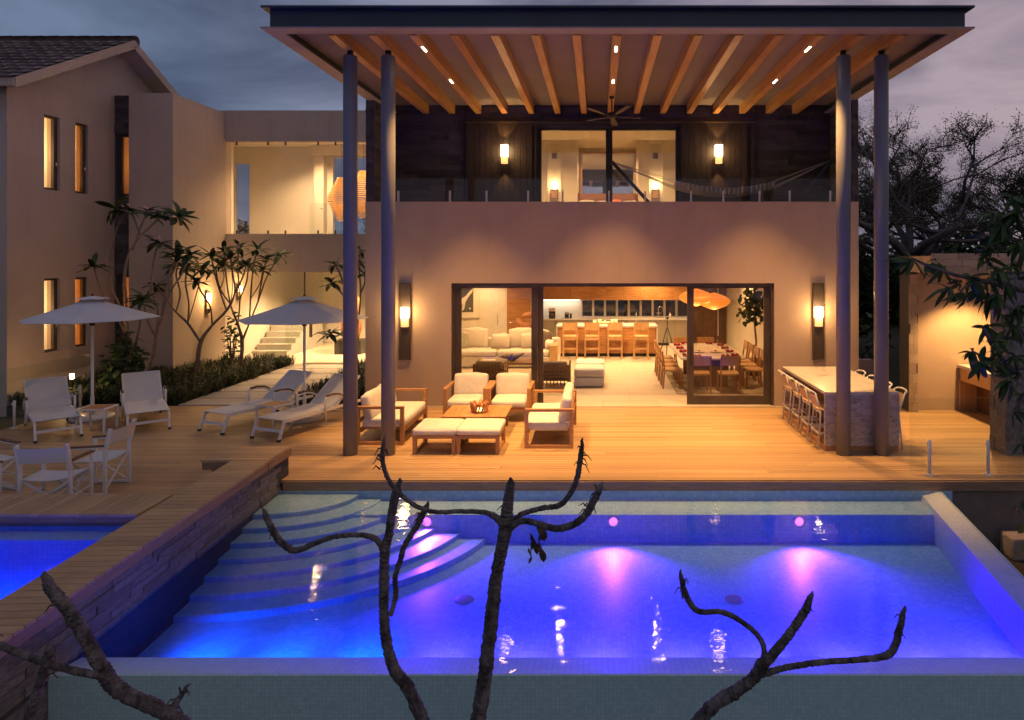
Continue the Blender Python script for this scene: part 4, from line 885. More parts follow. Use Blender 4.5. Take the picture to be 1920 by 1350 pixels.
# marble bar and its stools
bar = thing('marble_bar', 'veined grey marble bar counter with pale top behind the round columns', 'bar counter', (4.265, 12.0, 0)); bw, bl = .60, 1.245
MB().box(-bw, bw, -bl, bl, .905, .955).build('top', 'marble_top', bar, bev=.004)
MB().box(-bw, bw, -bl, -bl+.05, .085, .904).build('end_slab', 'marble_vein', bar); MB().box(-bw, bw, bl-.05, bl, .085, .904).build('end_slab', 'marble_vein', bar)
MB().box(-.20, .20, -bl+.05, bl-.05, .02, .903).build('core', 'dark_wood', bar); MB().box(-bw+.012, bw-.012, -bl+.012, bl-.012, 0, .084).build('plinth', 'teak', bar)
def barstool(label, loc, rz):
    t = thing('bar_stool', label, 'bar stool', loc, rz, 'aluminium bar stools at the marble bar')
    for sx in (-1,1):
        MB().tube([(sx*.20,.16,0), (sx*.175,.13,.62)], .014, 8).build('leg', 'aluminium', t)
        MB().tube([(sx*.20,-.20,0), (sx*.18,-.15,.60), (sx*.185,-.19,.72), (sx*.19,-.25,.92)], .014, 8).build('leg', 'aluminium', t)
        MB().bar((sx*.188,.15,.26), (sx*.19,-.18,.26), .02, .03).build('side_rung', 'aluminium', t)
    MB().bar((-.19,-.185,.26), (.19,-.185,.26), .02, .035).build('footrest', 'aluminium', t); MB().bar((-.19,.15,.18), (.19,.15,.18), .02, .035).build('footrest', 'aluminium', t)
    MB().rbox(0, 0, .635, .38, .36, .03, .012, 2).build('seat', 'tan_plastic', t); MB().bar((-.18,-.16,.60), (.18,-.16,.60), .02, .03).build('seat_rail', 'aluminium', t)
    MB().grid(lambda u, v: (-.185+.37*u, -.17-.07*v-.03*math.sin(u*math.pi), .68+.20*v), 8, 3).grid(lambda u, v: (.185-.37*u, -.178-.07*v-.03*math.sin(u*math.pi), .68+.20*v), 8, 3).build('back_panel', 'tan_plastic', t)
    MB().tube([(-.19,-.25,.91), (-.17,-.285,.935), (-.09,-.31,.945), (0,-.318,.948), (.09,-.31,.945), (.17,-.285,.935), (.19,-.25,.91)], .016, 8).build('top_rail', 'aluminium', t)
nm = ['nearest the columns', 'second from the columns', 'third from the columns', 'nearest the house wall']
for k in range(4): barstool('aluminium bar stool on the doorway side of the marble bar, ' + nm[k], (3.79, 11.06+k*.56, 0), R(-90))
for k in range(4): barstool('aluminium bar stool on the garden side of the marble bar, ' + nm[k], (4.76, 11.06+k*.56, 0), R(90))
# ================================================================== BALCONY AND BEDROOM
hm = thing('hammock', 'pale net hammock slung on a black stand along the balcony', 'hammock', (2.75, 14.72, 3.745))
PL, PR = (-2.44, 0, 1.485), (2.42, 0, 1.53)
MB().bar(PL, (-1.15,0,.06), .07, .07).build('stand_arm', 'black_metal', hm); MB().bar(PR, (1.15,0,.06), .07, .07).build('stand_arm', 'black_metal', hm)
MB().bar((-1.25,0,.04), (1.25,0,.04), .08, .07).build('stand_beam', 'black_metal', hm)
for x in (-1.0, 1.0): MB().bar((x,-.35,.03), (x,.35,.03), .06, .05).build('stand_foot', 'black_metal', hm)
def hz(u): return .76 + .17*(2*u-1)**2
X0, X1 = -1.05, 1.12
fab = MB()
def hf_(u, v): 
    wv = .36*(1-.5*(2*u-1)**4); s = (2*v-1)
    return (X0+(X1-X0)*u, wv*s, hz(u)*1.0 + .07*s*s - .10*(1-s*s) + .05)
fab.grid(hf_, 26, 10); fab.grid(lambda u, v: tuple(np.array(hf_(1-u, v))-np.array((0,0,.008))), 26, 10); fo_ = fab.build('bed', 'net', hm)
for k in range(22):
    u = .03+.94*k/21; x, y, z = hf_(u, 0); MB().bar((x, y, z), (x+random.uniform(-.02,.02), y-.01, z-.12-.03*random.random()), .03, .006).build('tassel', 'net', fo_)
for v in (0, .25, .5, .75, 1):
    MB().tube([PL, hf_(0, v)], .007, 5).build('cord', 'rope', hm); MB().tube([PR, hf_(1, v)], .007, 5).build('cord', 'rope', hm)
fan = thing('ceiling_fan', 'dark ceiling fan with pale blades hanging from the middle beam', 'fan', (.285, 13.6, 6.405))
MB().lathe([(.05,0),(.05,-.04),(.014,-.05),(.014,-.32),(.03,-.33)], 14).build('rod', 'black_metal', fan); MB().lathe([(0,-.33),(.08,-.34),(.10,-.38),(.08,-.43),(0,-.45)], 18).build('motor', 'black_metal', fan)
for k in range(5):
    a = R(10+72*k); b = MB(); b.prism([(.12,-.04),(.30,-.07),(.60,-.075),(.62,-.05),(.62,.05),(.60,.065),(.30,.05),(.12,.03)], -.405, -.397); o = b.build('blade', 'bronze', fan); o.rotation_euler = (R(9), 0, 0); o.rotation_euler = Euler((R(8)*math.cos(a), R(8)*math.sin(a), a)); 
bed = thing('bed', 'bed with white pillows against a wooden headboard upstairs', 'bed', (.30, 19.0, 3.745))
MB().rbox(0, -.75, .32, 1.9, 2.1, .40, .06).build('mattress', 'linen', bed); MB().box(-1.15, 1.15, .36, .42, 0, 1.22).build('headboard', 'cabinet_wood', bed)
for x, c, h in ((-.62,'cushion',.60), (-.12,'cushion',.58), (.22,'orange_cloth',.62), (.62,'cushion',.58)):
    MB().rbox(x, .26, .52+h*.42, .50 if c == 'cushion' else .36, .16, h*.78, .07, puff=.03, rot=Euler((R(-14),0,random.uniform(-.1,.1))).to_matrix()).build('pillow', c, bed)
mi = thing('wall_mirror', 'large timber framed mirror above the headboard upstairs', 'mirror', (.33, 20.49, 5.1))
MB().wall(-.88, .88, -.9, 1.25, -.04, 0, [(-.81,.81,-.83,1.18)]).build('frame', 'oak', mi); MB().box(-.81, .81, -.015, -.004, -.83, 1.18).build('mirror_glass', 'mirror_glass', mi) if 'mirror_glass' in M else None
for i, (a, b) in enumerate(NX):
    c = (a+b)/2; n = ('near the latch side', 'beside the hammock rope')[i]
    t = thing('bedside_lamp', 'bedside wall lamp glowing in the niche ' + n, 'lamp', (c, 19.14, 5.02))
    MB().box(-.10, .10, -.06, 0, -.22, .02).build('body', 'oak', t); MB().wall(-.115, .115, -.24, .04, -.075, -.061, [(-.09,.09,-.215,.015),]).build('frame', 'dark_wood', t); MB().lathe([(0,.05),(.035,.05),(.03,.10),(0,.11)], 12, (0,-.04)).build('bulb', 'lamp_bright', t)
    lamp('POINT', 'bedside_light', t, (0,-.10,.18), 9, (1,.6,.25), size=.05)
    t = thing('niche_block', 'small dark square fitting high in the niche ' + n, 'wall fitting', (c, 19.148, 6.02)); MB().box(-.07, .07, -.07, 0, -.08, .08).build('body', 'dark_wood', t); MB().lathe([(0,0),(.03,0),(.03,-.03),(0,-.03)], 10, (0,-.035)).build('lens', 'ceramic', t).location.z = -.081

# ================================================================== BRIDGE LANTERNS, HALL
def lantern(label, loc, Rm, h):
    t = thing('slat_lantern', label, 'pendant lamp', loc); n = 24
    hh_ = h/24*.30; prof = lambda v: Rm*(.30+.70*(v/.45 if v < .45 else (1 if v < .55 else (1-v)/.45)))
    for k in range(n):
        v = k/(n-1); r0 = prof(v); z = -h/2+h*v
        pts = [(r0*math.cos(R(60*i+15)), r0*math.sin(R(60*i+15))) for i in range(6)]
        m = MB(); inn = [(x*.86, y*.86) for x, y in pts]
        m.add([(x,y,z-hh_) for x,y in pts]+[(x,y,z+hh_) for x,y in pts]+[(x,y,z-hh_) for x,y in inn]+[(x,y,z+hh_) for x,y in inn],
              [(i,(i+1)%6,6+(i+1)%6,6+i) for i in range(6)]+[(12+(i+1)%6,12+i,18+i,18+(i+1)%6) for i in range(6)]+[(6+i,6+(i+1)%6,18+(i+1)%6,18+i) for i in range(6)]+[(i,12+i,12+(i+1)%6,(i+1)%6) for i in range(6)]); m.build('slat_ring', 'rattan_lamp', t)
    MB().tube([(0,0,h/2), (0,0,6.85-loc[2])], .006, 6).build('cord', 'black_metal', t)
    lamp('POINT', 'lantern_lamp', t, (0,0,0), 10, (1,.5,.16), size=.08)
lantern('lower faceted timber slat lantern hanging in the glass bridge', (-8.16, 21.2, 4.95), .42, 1.35)
lantern('higher faceted timber slat lantern hanging in the glass bridge', (-7.62, 21.7, 5.15), .50, 1.5)
sc_ = thing('hall_sculpture', 'rough brown wooden torso sculpture on a dark plinth in the hall', 'sculpture', (-8.0, 21.6, 0))
MB().box(-.42, .42, -.3, .3, 0, .45).build('plinth', 'black_metal', sc_)
s = MB()
for sx in (-1,1): s.tube([(sx*.16,0,.45), (sx*.20,.02,.8), (sx*.19,0,1.05), (sx*.10,0,1.25)], [.10,.13,.15,.16], 10, wob=.12)
s.tube([(0,0,1.1), (0,0,1.4), (.02,0,1.75), (-.02,0,1.95)], [.24,.27,.24,.10], 12, wob=.1); s.build('torso', 'sculpture_wood', sc_)

# ================================================================== LIVING ROOM
sf = thing('sofa', 'long cream living room sofa facing the deck', 'sofa', (-2.75, 19.2, 0))
MB().rbox(-.02, 0, .17, 3.3, 1.0, .30, .05).build('base', 'linen', sf); MB().rbox(0, .42, .45, 3.3, .2, .62, .06).build('back', 'linen', sf)
MB().box(1.40, 1.62, -.56, .50, .0, .64).build('side_board', 'oak', sf)
for k in range(2): MB().rbox(-.85+1.5*k, -.08, .40, 1.48, .85, .17, .05, puff=.02).build('seat_cushion', 'linen', sf)
for x, c, w, h, y, rz in ((-1.25,'sage',.5,.45,.02,.1), (-.85,'linen',.8,.55,.2,0), (-.05,'linen',.55,.40,.0,-.1), (.55,'linen',.8,.55,.2,0), (.78,'linen',.5,.42,.0,.15), (1.15,'sage',.4,.5,.16,0), (1.18,'brown_cloth',.5,.46,.02,-.25), (1.36,'linen',.24,.24,-.14,0)):
    MB().rbox(x, y, .50+h*.45, w, .15, h, .05, puff=.045, rot=Euler((R(-16),0,rz)).to_matrix()).build('cushion', c, sf)
def wicker(label, loc, rz):
    t = thing('wicker_armchair', label, 'armchair', loc, rz, 'woven armchairs in the living room'); w = .72
    MB().rbox(0, 0, .33, w-.1, .62, .16, .05).build('seat_cushion', 'grey_cushion', t); MB().rbox(0, -.26, .50, w-.08, .14, .26, .06).build('back_cushion', 'grey_cushion', t)
    for k in range(9): MB().bar((-w/2+.03+k*(w-.06)/8, -.36, .06), (-w/2+.03+k*(w-.06)/8, -.36, .56), .022).build('weave_stake', 'wicker', t)
    for k in range(6): MB().bar((-w/2, -.365, .10+k*.085), (w/2, -.365, .10+k*.085), .02, .025).build('weave_band', 'wicker', t)
    for sx in (-1,1):
        for k in range(5): MB().bar((sx*w/2, -.34, .10+k*.1), (sx*w/2, .34, .10+k*.1), .02, .03).build('weave_band', 'wicker', t)
        for y in (-.34, .0, .34): MB().bar((sx*w/2, y, 0), (sx*w/2, y, .56), .035).build('frame_post', 'wicker', t)
    MB().box(-w/2, w/2, -.33, .33, .17, .24).build('seat_frame', 'wicker', t)
wicker('woven armchair with dark back cushion in the open doorway', (-1.05, 16.25, 0), 0); wicker('woven armchair behind the fixed glass panel by the cream deck chairs', (-2.62, 16.35, 0), 0)
for y, n in ((16.30, 'front'), (17.25, 'rear')):
    t = thing('pouf', 'square white pouf in the open doorway, %s one' % n, 'pouf', (-.205, y, 0), 0, 'white poufs')
    MB().rbox(0, 0, .13, .72, .70, .22, .03, 3).build('base', 'cushion', t); MB().rbox(0, 0, .35, .74, .72, .20, .05, 4, puff=.015).build('cushion', 'cushion', t); MB().box(-.33,.33,-.32,.32,0,.02).build('foot', 'dark_wood', t)
lt = thing('living_table', 'low dark living room table in front of the long sofa', 'table', (-2.35, 17.6, 0)); MB().box(-.75,.75,-.4,.4,.34,.39).build('top', 'dark_wood', lt)
for sx in (-1,1):
    for sy in (-1,1): MB().cbox(sx*.68, sy*.34, .17, .06, .06, .34).build('leg', 'dark_wood', lt)
bo_ = thing('driftwood_bowl', 'dark gnarled wooden ornament on the living room table', 'ornament', (-2.25, 17.5, .39)); s = MB()
for k in range(7):
    a = k*.9; s.tube([(0,0,.05), (.15*math.cos(a),.1*math.sin(a),.12), (.32*math.cos(a+.3),.2*math.sin(a+.3),.10+.12*random.random())], [.07,.05,.02], 7, wob=.2)
s.build('body', 'brown_cloth', bo_)
bk_ = thing('book', 'closed pale book lying on the living room table', 'book', (-2.85, 17.45, .391), R(12)); MB().box(-.16,.16,-.11,.11,0,.035).build('pages', 'ceramic', bk_); MB().box(-.165,.165,-.115,.115,.0355,.04).build('cover', 'linen', bk_)
ar_ = thing('framed_print', 'white framed dark print with a pale tail shape on the wall', 'picture', (-4.28, 21.49, 1.72))
MB().wall(-.40, .46, -.56, .56, -.04, 0, [(-.36,.42,-.52,.52)]).build('frame', 'ceramic', ar_); MB().box(-.36,.42,-.02,-.004,-.52,.52).build('mount', 'plaster', ar_); MB().box(-.30,.27,-.024,-.0205,-.38,.42).build('print', 'art_print', ar_)
MB().prism([(-.10,-.36),(-.02,-.28),(.02,-.05),(.12,.12),(.24,.28),(.26,.38),(.16,.30),(.02,.14),(-.1,.06),(-.22,.05),(-.14,-.02),(-.08,-.15)], -.028, -.0245, 'y').build('tail_shape', 'ceramic', ar_)
MB().lathe([(0,0),(.03,0),(.03,.003),(0,.003)], 12).build('moon_dot', 'ceramic', ar_, (.16,-.0245,-.26)).rotation_euler.x = R(90)
wd = thing('white_door', 'tall white double cupboard door beside the framed print', 'door', (-3.2, 21.485, 0)); MB().box(-.29,-.002,-.03,0,0,2.7).build('leaf', 'cushion', wd); MB().box(.002,.27,-.03,0,0,2.7).build('leaf', 'cushion', wd); MB().bar((-.03,-.05,.95),(-.03,-.05,1.25),.014).build('handle', 'chrome', wd)
wo = thing('wooden_door', 'walnut toned interior door with steel lever behind the sofa', 'door', (-2.55, 21.485, 0)); MB().box(-.37,.39,-.04,0,0,2.7).build('leaf', 'door_wood', wo); MB().bar((-.28,-.07,1.02),(-.14,-.07,1.02),.018).build('lever', 'chrome', wo); MB().lathe([(0,0),(.025,0),(.025,.02),(0,.02)],12).build('rose', 'chrome', wo, (-.28,-.041,1.02)).rotation_euler.x = R(90)
hs_ = thing('root_sculpture', 'knotted reddish root wood sculpture on a dark block behind the sofa', 'sculpture', (-2.12, 20.3, 0)); MB().box(-.28,.28,-.25,.25,0,.78).build('block', 'dark_wood', hs_); s = MB()
s.tube([(-.32,0,1.25), (-.25,0,1.05), (0,.05,.98), (.25,0,1.05), (.42,0,1.22), (.40,0,1.0)], [.05,.11,.14,.13,.10,.05], 9, wob=.18); s.tube([(-.2,0,1.3), (0,0,1.36), (.3,.02,1.34), (.45,0,1.25)], [.05,.10,.11,.06], 9, wob=.2); s.tube([(0,0,.78),(.02,0,.9),(0,0,1.0)], [.16,.12,.1], 9, wob=.1); s.build('body', 'sculpture_wood', hs_)

# ================================================================== KITCHEN
ki = thing('kitchen_island', 'wood fronted kitchen island with pale stone top and waterfall ends', 'kitchen island', (.285, 21.35, 0)); w, d = 1.59, .52
MB().box(-w, w, -d, d, .915, .965).build('top', 'counter_stone', ki); MB().box(-w, -w+.05, -d, d, 0, .914).build('end_slab', 'counter_stone', ki); MB().box(w-.05, w, -d, d, 0, .914).build('end_slab', 'counter_stone', ki)
for k in range(6): MB().box(-w+.055+k*(2*w-.11)/6, -w+.055+(k+1)*(2*w-.11)/6-.006, -d+.06, d-.05, .10, .912).build('front_panel', 'cabinet_wood', ki)
MB().box(-w+.06, w-.06, -d+.1, d-.06, 0, .099).build('plinth', 'black_metal', ki)
MB().tube([(.95,.2,.965),(.95,.2,1.28),(.95,.16,1.33),(.95,.05,1.33),(.95,.02,1.28)], .016, 8).build('tap', 'chrome', ki)
def wchair(name, label, cat, loc, rz, sh, group, w=.42, bh=.38):
    t = thing(name, label, cat, loc, rz, group); d = .42
    for sx in (-1,1):
        MB().bar((sx*(w/2-.02), d/2, 0), (sx*(w/2-.02), d/2-.01, sh-.05), .035).build('leg', 'oak' if sh > .6 else 'door_wood', t)
        MB().bar((sx*(w/2-.02), -d/2-.03, 0), (sx*(w/2-.02), -d/2+.01, sh), .035).build('leg', 'oak' if sh > .6 else 'door_wood', t); MB().bar((sx*(w/2-.02), -d/2+.01, sh), (sx*(w/2-.02), -d/2-.05, sh+bh), .035).build('back_post', 'oak' if sh > .6 else 'door_wood', t)
        if sh > .6: MB().bar((sx*(w/2-.02), -d/2, sh*.35), (sx*(w/2-.02), d/2, sh*.35), .02, .03).build('rung', 'oak', t)
    MB().rbox(0, 0, sh-.025, w, d, .05, .015, 2).build('seat', 'oak', t)
    MB().box(-w/2+.02, w/2-.02, -d/2-.045, -d/2-.02, sh+bh*.45, sh+bh).build('backrest', 'oak', t)
    if sh > .6: MB().box(-w/2+.03, w/2-.03, -d/2-.02, -d/2+.01, sh*.42, sh*.42+.05).build('rung', 'oak', t); MB().box(-w/2+.03, w/2-.03, -d/2-.01, -d/2+.01, sh-.12, sh-.06).build('seat_rail', 'oak', t)
    return t
for px, n in ((1069, 'nearest the sofa'), (1110, 'second from the sofa'), (1153, 'second from the tripod'), (1202, 'nearest the tripod')):
    wchair('island_stool', 'tall oak stool with a low back at the kitchen island, ' + n, 'stool', (wx(px, 20.45), 20.55, 0), 0, .70, 'oak stools at the kitchen island', .46, .42)
for k, (x, hh, r_) in enumerate(((-.30,.13,.055), (-.14,.15,.06), (-.02,.09,.05), (.12,.09,.06), (.26,.15,.055), (.38,.15,.05), (.02,.12,.04))):
    t = thing('candle', 'cream pillar candle on the kitchen island, ' + ('first and tall', 'second, widest and tall', 'third and short', 'fourth, wide and short', 'fifth and tall', 'sixth, slim and tall', 'slimmest, at the middle')[k] + ' in the cluster', 'candle', (.20+x, 21.35+.06*(k % 2), .965), 0, 'cluster of pillar candles'); MB().lathe([(0,0),(r_,0),(r_,hh),(r_*.6,hh-.006),(0,hh-.01)], 14).build('wax', 'candle_wax', t); MB().lathe([(.003,hh-.01),(.003,hh+.015)], 6).build('wick', 'black_metal', t)
kb = thing('kitchen_units', 'long run of grey base units with a pale worktop along the back wall', 'kitchen units', (.5, 23.7, 0))
MB().box(-2.64, 2.82, -.32, .29, .90, .945).build('worktop', 'counter_stone', kb)
for k in range(9): MB().box(-2.64+k*.607, -2.64+(k+1)*.607-.006, -.28, .28, .10, .895).build('unit_front', 'greige', kb)
MB().box(-2.62, 2.8, -.22, .27, 0, .099).build('plinth', 'black_metal', kb)
for k in range(9): MB().box(-2.64+k*.607, -2.64+(k+1)*.607-.005, -.10, .29, 1.60, 2.74).build('wall_cabinet', 'cabinet_wood', kb)
ls = MB().box(-2.6, -1.15, -.02, .02, 1.585, 1.597).build('led_strip', 'led_white', kb); lamp('AREA', 'led_lamp', kb, (-1.85, .10, 1.58), 4, (1,.90,.72), (R(22),0,0), (1.4,.04))
wn2 = thing('kitchen_window', 'strip of dark narrow window panes above the kitchen worktop', 'window', (1.33, 24.03, 1.27)); n = 9; ww = (WX1-WX0)/n
for k in range(n):
    a = WX0-1.33+k*ww; f = MB().wall(a+.002, a+ww-.002, WZ0-1.27+.002, WZ1-1.27-.002, 0, .06, [(a+.04, a+ww-.04, WZ0-1.27+.02, WZ1-1.27-.02)]).build('sash', 'aluminium', wn2); MB().box(a+.036, a+ww-.036, .025, .033, WZ0-1.27+.016, WZ1-1.27-.016).build('pane', 'glass_tint', f)
cm = thing('coffee_maker', 'black filter coffee maker on the back worktop', 'coffee maker', (-1.62, 23.6, .946)); MB().box(-.11,.11,-.02,.13,0,.36).build('body', 'black_metal', cm); MB().box(-.11,.11,-.15,-.02,.26,.36).build('head', 'chrome', cm); MB().box(-.11,.11,-.15,-.02,0,.03).build('hot_plate', 'black_metal', cm); MB().lathe([(.05,.03),(.075,.06),(.07,.17),(.05,.20)], 16, (0,-.085)).build('jug', 'brown_cloth', cm)
em = thing('capsule_machine', 'small black capsule coffee machine on the back worktop', 'coffee machine', (-1.10, 23.6, .946)); MB().box(-.07,.07,-.05,.14,0,.20).build('body', 'black_metal', em); MB().box(-.05,.05,-.16,-.05,.16,.24).build('spout_head', 'chrome', em); MB().box(-.06,.06,-.15,-.05,0,.03).build('drip_tray', 'chrome', em); MB().lathe([(0,0),(.04,0),(.04,.17),(0,.17)],12,(.14,.05)).build('tank', 'black_metal', em)
sb_ = thing('soap_bottle', 'white soap bottle beside the kitchen tap', 'bottle', (2.55, 23.55, .946)); MB().lathe([(0,0),(.04,0),(.04,.14),(.015,.16),(.015,.2),(0,.2)], 12).build('body', 'ceramic', sb_); MB().bar((0,0,.2),(0,-.05,.2),.012).build('pump', 'chrome', sb_)
cu = thing('white_cup', 'small white cup standing on the back worktop', 'cup', (-.62, 23.5, .946)); MB().lathe([(0,0),(.03,0),(.04,.08),(.036,.08),(.027,.01)], 12).build('body', 'ceramic', cu); MB().tube([(.04,0,.06),(.065,0,.05),(.06,0,.03),(.035,0,.02)], .006, 6).build('handle', 'ceramic', cu)
tp = thing('kitchen_tap', 'chrome bridge tap over the back worktop', 'tap', (2.25, 23.7, .946)); MB().tube([(-.1,0,0),(-.1,0,.36),(-.06,0,.40),(.02,0,.40),(.06,0,.36),(.06,-.02,.22)], .016, 8).build('spout', 'chrome', tp); MB().tube([(-.18,0,.18),(.0,0,.18)], .014, 8).build('crossbar', 'chrome', tp)
tr = thing('tripod', 'black camera tripod standing between island and dining table', 'tripod', (2.02, 19.4, 0))
for a in (20, 140, 260): MB().tube([(0,0,1.12), (.34*math.cos(R(a)), .34*math.sin(R(a)), 0)], [.018,.011], 6).build('leg', 'black_metal', tr)
MB().lathe([(.014,1.05),(.014,1.32),(.05,1.33),(.05,1.37),(0,1.38)], 10).build('head', 'black_metal', tr); MB().bar((0,0,1.36),(-.1,-.1,1.28),.012).build('pan_handle', 'black_metal', tr)
wr_ = thing('dark_wardrobe', 'tall dark brown slatted wardrobe doors behind the dining table', 'wardrobe', (4.0, 23.9, 0))
for k in range(8): MB().box(-.62+k*.152, -.62+k*.152+.147, -.03, .05, .0, 2.75).build('door_slat', 'greige' if k == 6 and False else 'dark_wood', wr_)
MB().bar((.30,-.05,.3),(.30,-.05,2.7),.03).build('pull_rail', 'aluminium', wr_)

# ================================================================== DINING
dt = thing('dining_table', 'long stone topped dining table laid with red napkins', 'table', (2.70, 16.95, 0)); MB().box(-.75,.75,-1.35,1.35,.715,.755).build('top', 'counter_stone', dt, bev=.003)
for sy in (-1,1): MB().box(-.42,.42,sy*.85-.09,sy*.85+.09,.0,.714).build('pedestal', 'dark_wood', dt)
tag(MB().rbox(2.95, 16.95, .006, 2.3, 3.5, .010, .004, 2).build('painted_reflections', 'sheet'), 'floor reflections painted on a mottled rug under the dining table', 'sheet')
dn = ['nearest the doorway', 'second from the doorway', 'third from the doorway', 'farthest from the doorway']
for k in range(4):
    y = 15.95 + k*.62
    wchair('dining_chair', 'oak dining chair on the kitchen side of the table, ' + dn[k], 'chair', (1.78, y, .011), R(-90), .46, 'oak dining chairs', .44, .42)
    wchair('dining_chair', 'oak dining chair on the potted tree side of the table, ' + dn[k], 'chair', (3.72, y, .011), R(90), .46, 'oak dining chairs', .44, .42)
for x, n in ((2.36, 'nearer the door stile'), (3.02, 'nearer the wall')):
    wchair('dining_chair', 'oak dining chair with its back to the glass, ' + n, 'chair', (x, 15.42, .011), 0, .46, 'oak dining chairs', .46, .40)
    wchair('dining_chair', 'oak dining chair at the far end of the table, ' + n, 'chair', (x, 18.50, .011), R(180), .46, 'oak dining chairs', .46, .40)
seats = [(2.12, 15.95+k*.62) for k in range(4)] + [(3.28, 15.95+k*.62) for k in range(4)] + [(2.36, 15.78), (3.02, 15.78), (2.36, 18.12), (3.02, 18.12)]
SN = ['on the kitchen side, ' + q for q in dn] + ['on the potted tree side, ' + q for q in dn] + ['at the near end by the door stile', 'at the near end by the wall', 'at the far end by the kitchen', 'at the far end by the wardrobe']
for (x, y), sn in zip(seats, SN):
    t = thing('place_setting', 'red napkin on a pale plate ' + sn, 'place setting', (x, y, .755), random.uniform(-.2,.2), 'place settings on the dining table')
    MB().lathe([(0,.004),(.09,.004),(.13,.016),(.135,.016),(.09,.0),(0,0)], 18).build('plate', 'ceramic', t)
    f = MB(); f.tube([(-.11,0,.03), (-.05,.01,.055), (0,0,.03), (.05,.01,.055), (.11,0,.03)], [.045,.05,.03,.05,.045], 6, wob=.15); f.v = [(x*.8, y*.8, z*.7+.004) for x, y, z in f.v]; f.build('napkin', 'napkin', t)
for (x, y), sn in zip([(x+(.17 if x < 2.7 else -.17), y+.14) for x, y in seats[:8]] + [(2.5, 17.0), (2.86, 17.3)], SN[:8] + ['in the table middle, nearer the kitchen', 'in the table middle, nearer the wall']):
    t = thing('wine_glass', 'clear wine glass ' + sn, 'glass', (x, y, .755), 0, 'wine glasses on the dining table')
    MB().lathe([(.035,0),(.006,.006),(.005,.09),(.035,.12),(.042,.16),(.035,.21)], 12).build('bowl', 'clear_glass', t)
for x, y in ((2.52, 16.55), (2.92, 16.55)):
    t = thing('serving_dish', 'grey oval dish on the dining table, ' + ('nearer the kitchen' if x < 2.7 else 'nearer the wall'), 'dish', (x, y, .755), R(20)); MB().lathe([(0,.006),(.10,.008),(.17,.03),(.175,.03),(.10,0),(0,0)], 18).build('bowl', 'greige', t); MB().lathe([(0,.02),(.04,.05),(.0,.07)], 10).build('ornament', 'sculpture_wood', t)
for (x, y, z, s_, n) in ((2.45, 16.6, 2.12, .43, 'larger'), (2.98, 17.1, 1.99, .42, 'lower')):
    t = thing('cocoon_pendant', 'glowing orange cocoon pendant lamp over the dining table, the %s one' % n, 'pendant lamp', (x, y, z))
    pr_ = [(s_*math.sin(math.pi*k/12)**.8 if 0 < k < 12 else 0, -.22+.44*k/12*(1)) for k in range(13)]
    MB().lathe([(max(.02, r), zz) for r, zz in pr_], 28).build('shade', 'lampshade', t)
    for k in range(2, 11, 2): MB().lathe([(pr_[k][0]+.001, pr_[k][1]-.004), (pr_[k][0]+.005, pr_[k][1]), (pr_[k][0]+.001, pr_[k][1]+.004)], 28).build('hoop', 'rattan_lamp', t)
    MB().tube([(0,0,.22), (0,0,2.757-z)], .005, 6).build('cord', 'black_metal', t); lamp('POINT', 'pendant_lamp', t, (0,0,-.34), 16, (1,.42,.12), size=.15)

# ================================================================== PLANTS
def leaf_mesh(name, Ln, Wd, mat, droop=.25, fold=.15, n=5):
    m = MB(); vs = []
    for k in range(n+1):
        t = k/n; w = Wd*math.sin(math.pi*min(1, (t*.93+.04)))**.75*(1 if k < n else 0); y = Ln*t; z = -droop*Ln*t*t
        vs += [(-w/2, y, z+fold*w), (0, y, z), (w/2, y, z+fold*w)]
    fs = []
    for k in range(n): fs += [(3*k,3*k+1,3*k+4,3*k+3), (3*k+1,3*k+2,3*k+5,3*k+4)]
    m.add(vs, fs, True); me = m.mesh(name); me.materials.append(M[mat]); return me
LF = [leaf_mesh('leaf', .34, .11, 'leaf_dark', d) for d in (.1, .3, .55)]
LM = [leaf_mesh('leaf', .22, .060, 'leaf', d) for d in (.3, .7, 1.1)]
LFi = [leaf_mesh('leaf', .16, .12, 'leaf', d) for d in (.2, .5)]
FLO = MB()
for k in range(5):
    a = k*1.2566; FLO.add([(0,0,0), (.035*math.cos(a-.35), .035*math.sin(a-.35), .018), (.055*math.cos(a), .055*math.sin(a), .012), (.035*math.cos(a+.35), .035*math.sin(a+.35), .018)], [(0,1,2,3)])
FLO = FLO.mesh('flower'); FLO.materials.append(M['petal'])
def whorl(parent, p, d, n, meshes, sc=1, up=.5, droop=0, jit=.25):
    d = Vector(d).normalized() if Vector(d).length > 0 else Vector((0,0,1))
    q = Vector((0,0,1)).rotation_difference(d)
    for k in range(n):
        a = k*2.39996 + random.uniform(-jit, jit); el = R(70)*(k/n)**1.2 - droop + random.uniform(-.15,.15)
        m = Matrix.Rotation(a, 4, 'Z') @ Matrix.Rotation(el, 4, 'X')
        e = (q.to_matrix().to_4x4() @ m).to_euler(); s = sc*random.uniform(.72, 1.1)
        off = d*random.uniform(-.05, .02)*sc
        inst('leaf', random.choice(meshes), parent, Vector(p)+off, e, (s,s,s))
def smooth(pts, k=3):
    pts = [np.array(p, float) for p in pts]; out_ = []
    for i in range(len(pts)-1):
        p0, p1, p2, p3 = pts[max(i-1,0)], pts[i], pts[i+1], pts[min(i+2, len(pts)-1)]
        for j in range(k):
            t = j/k; out_.append(.5*((2*p1)+(-p0+p2)*t+(2*p0-5*p1+4*p2-p3)*t*t+(-p0+3*p1-3*p2+p3)*t**3))
    out_.append(pts[-1]); return out_
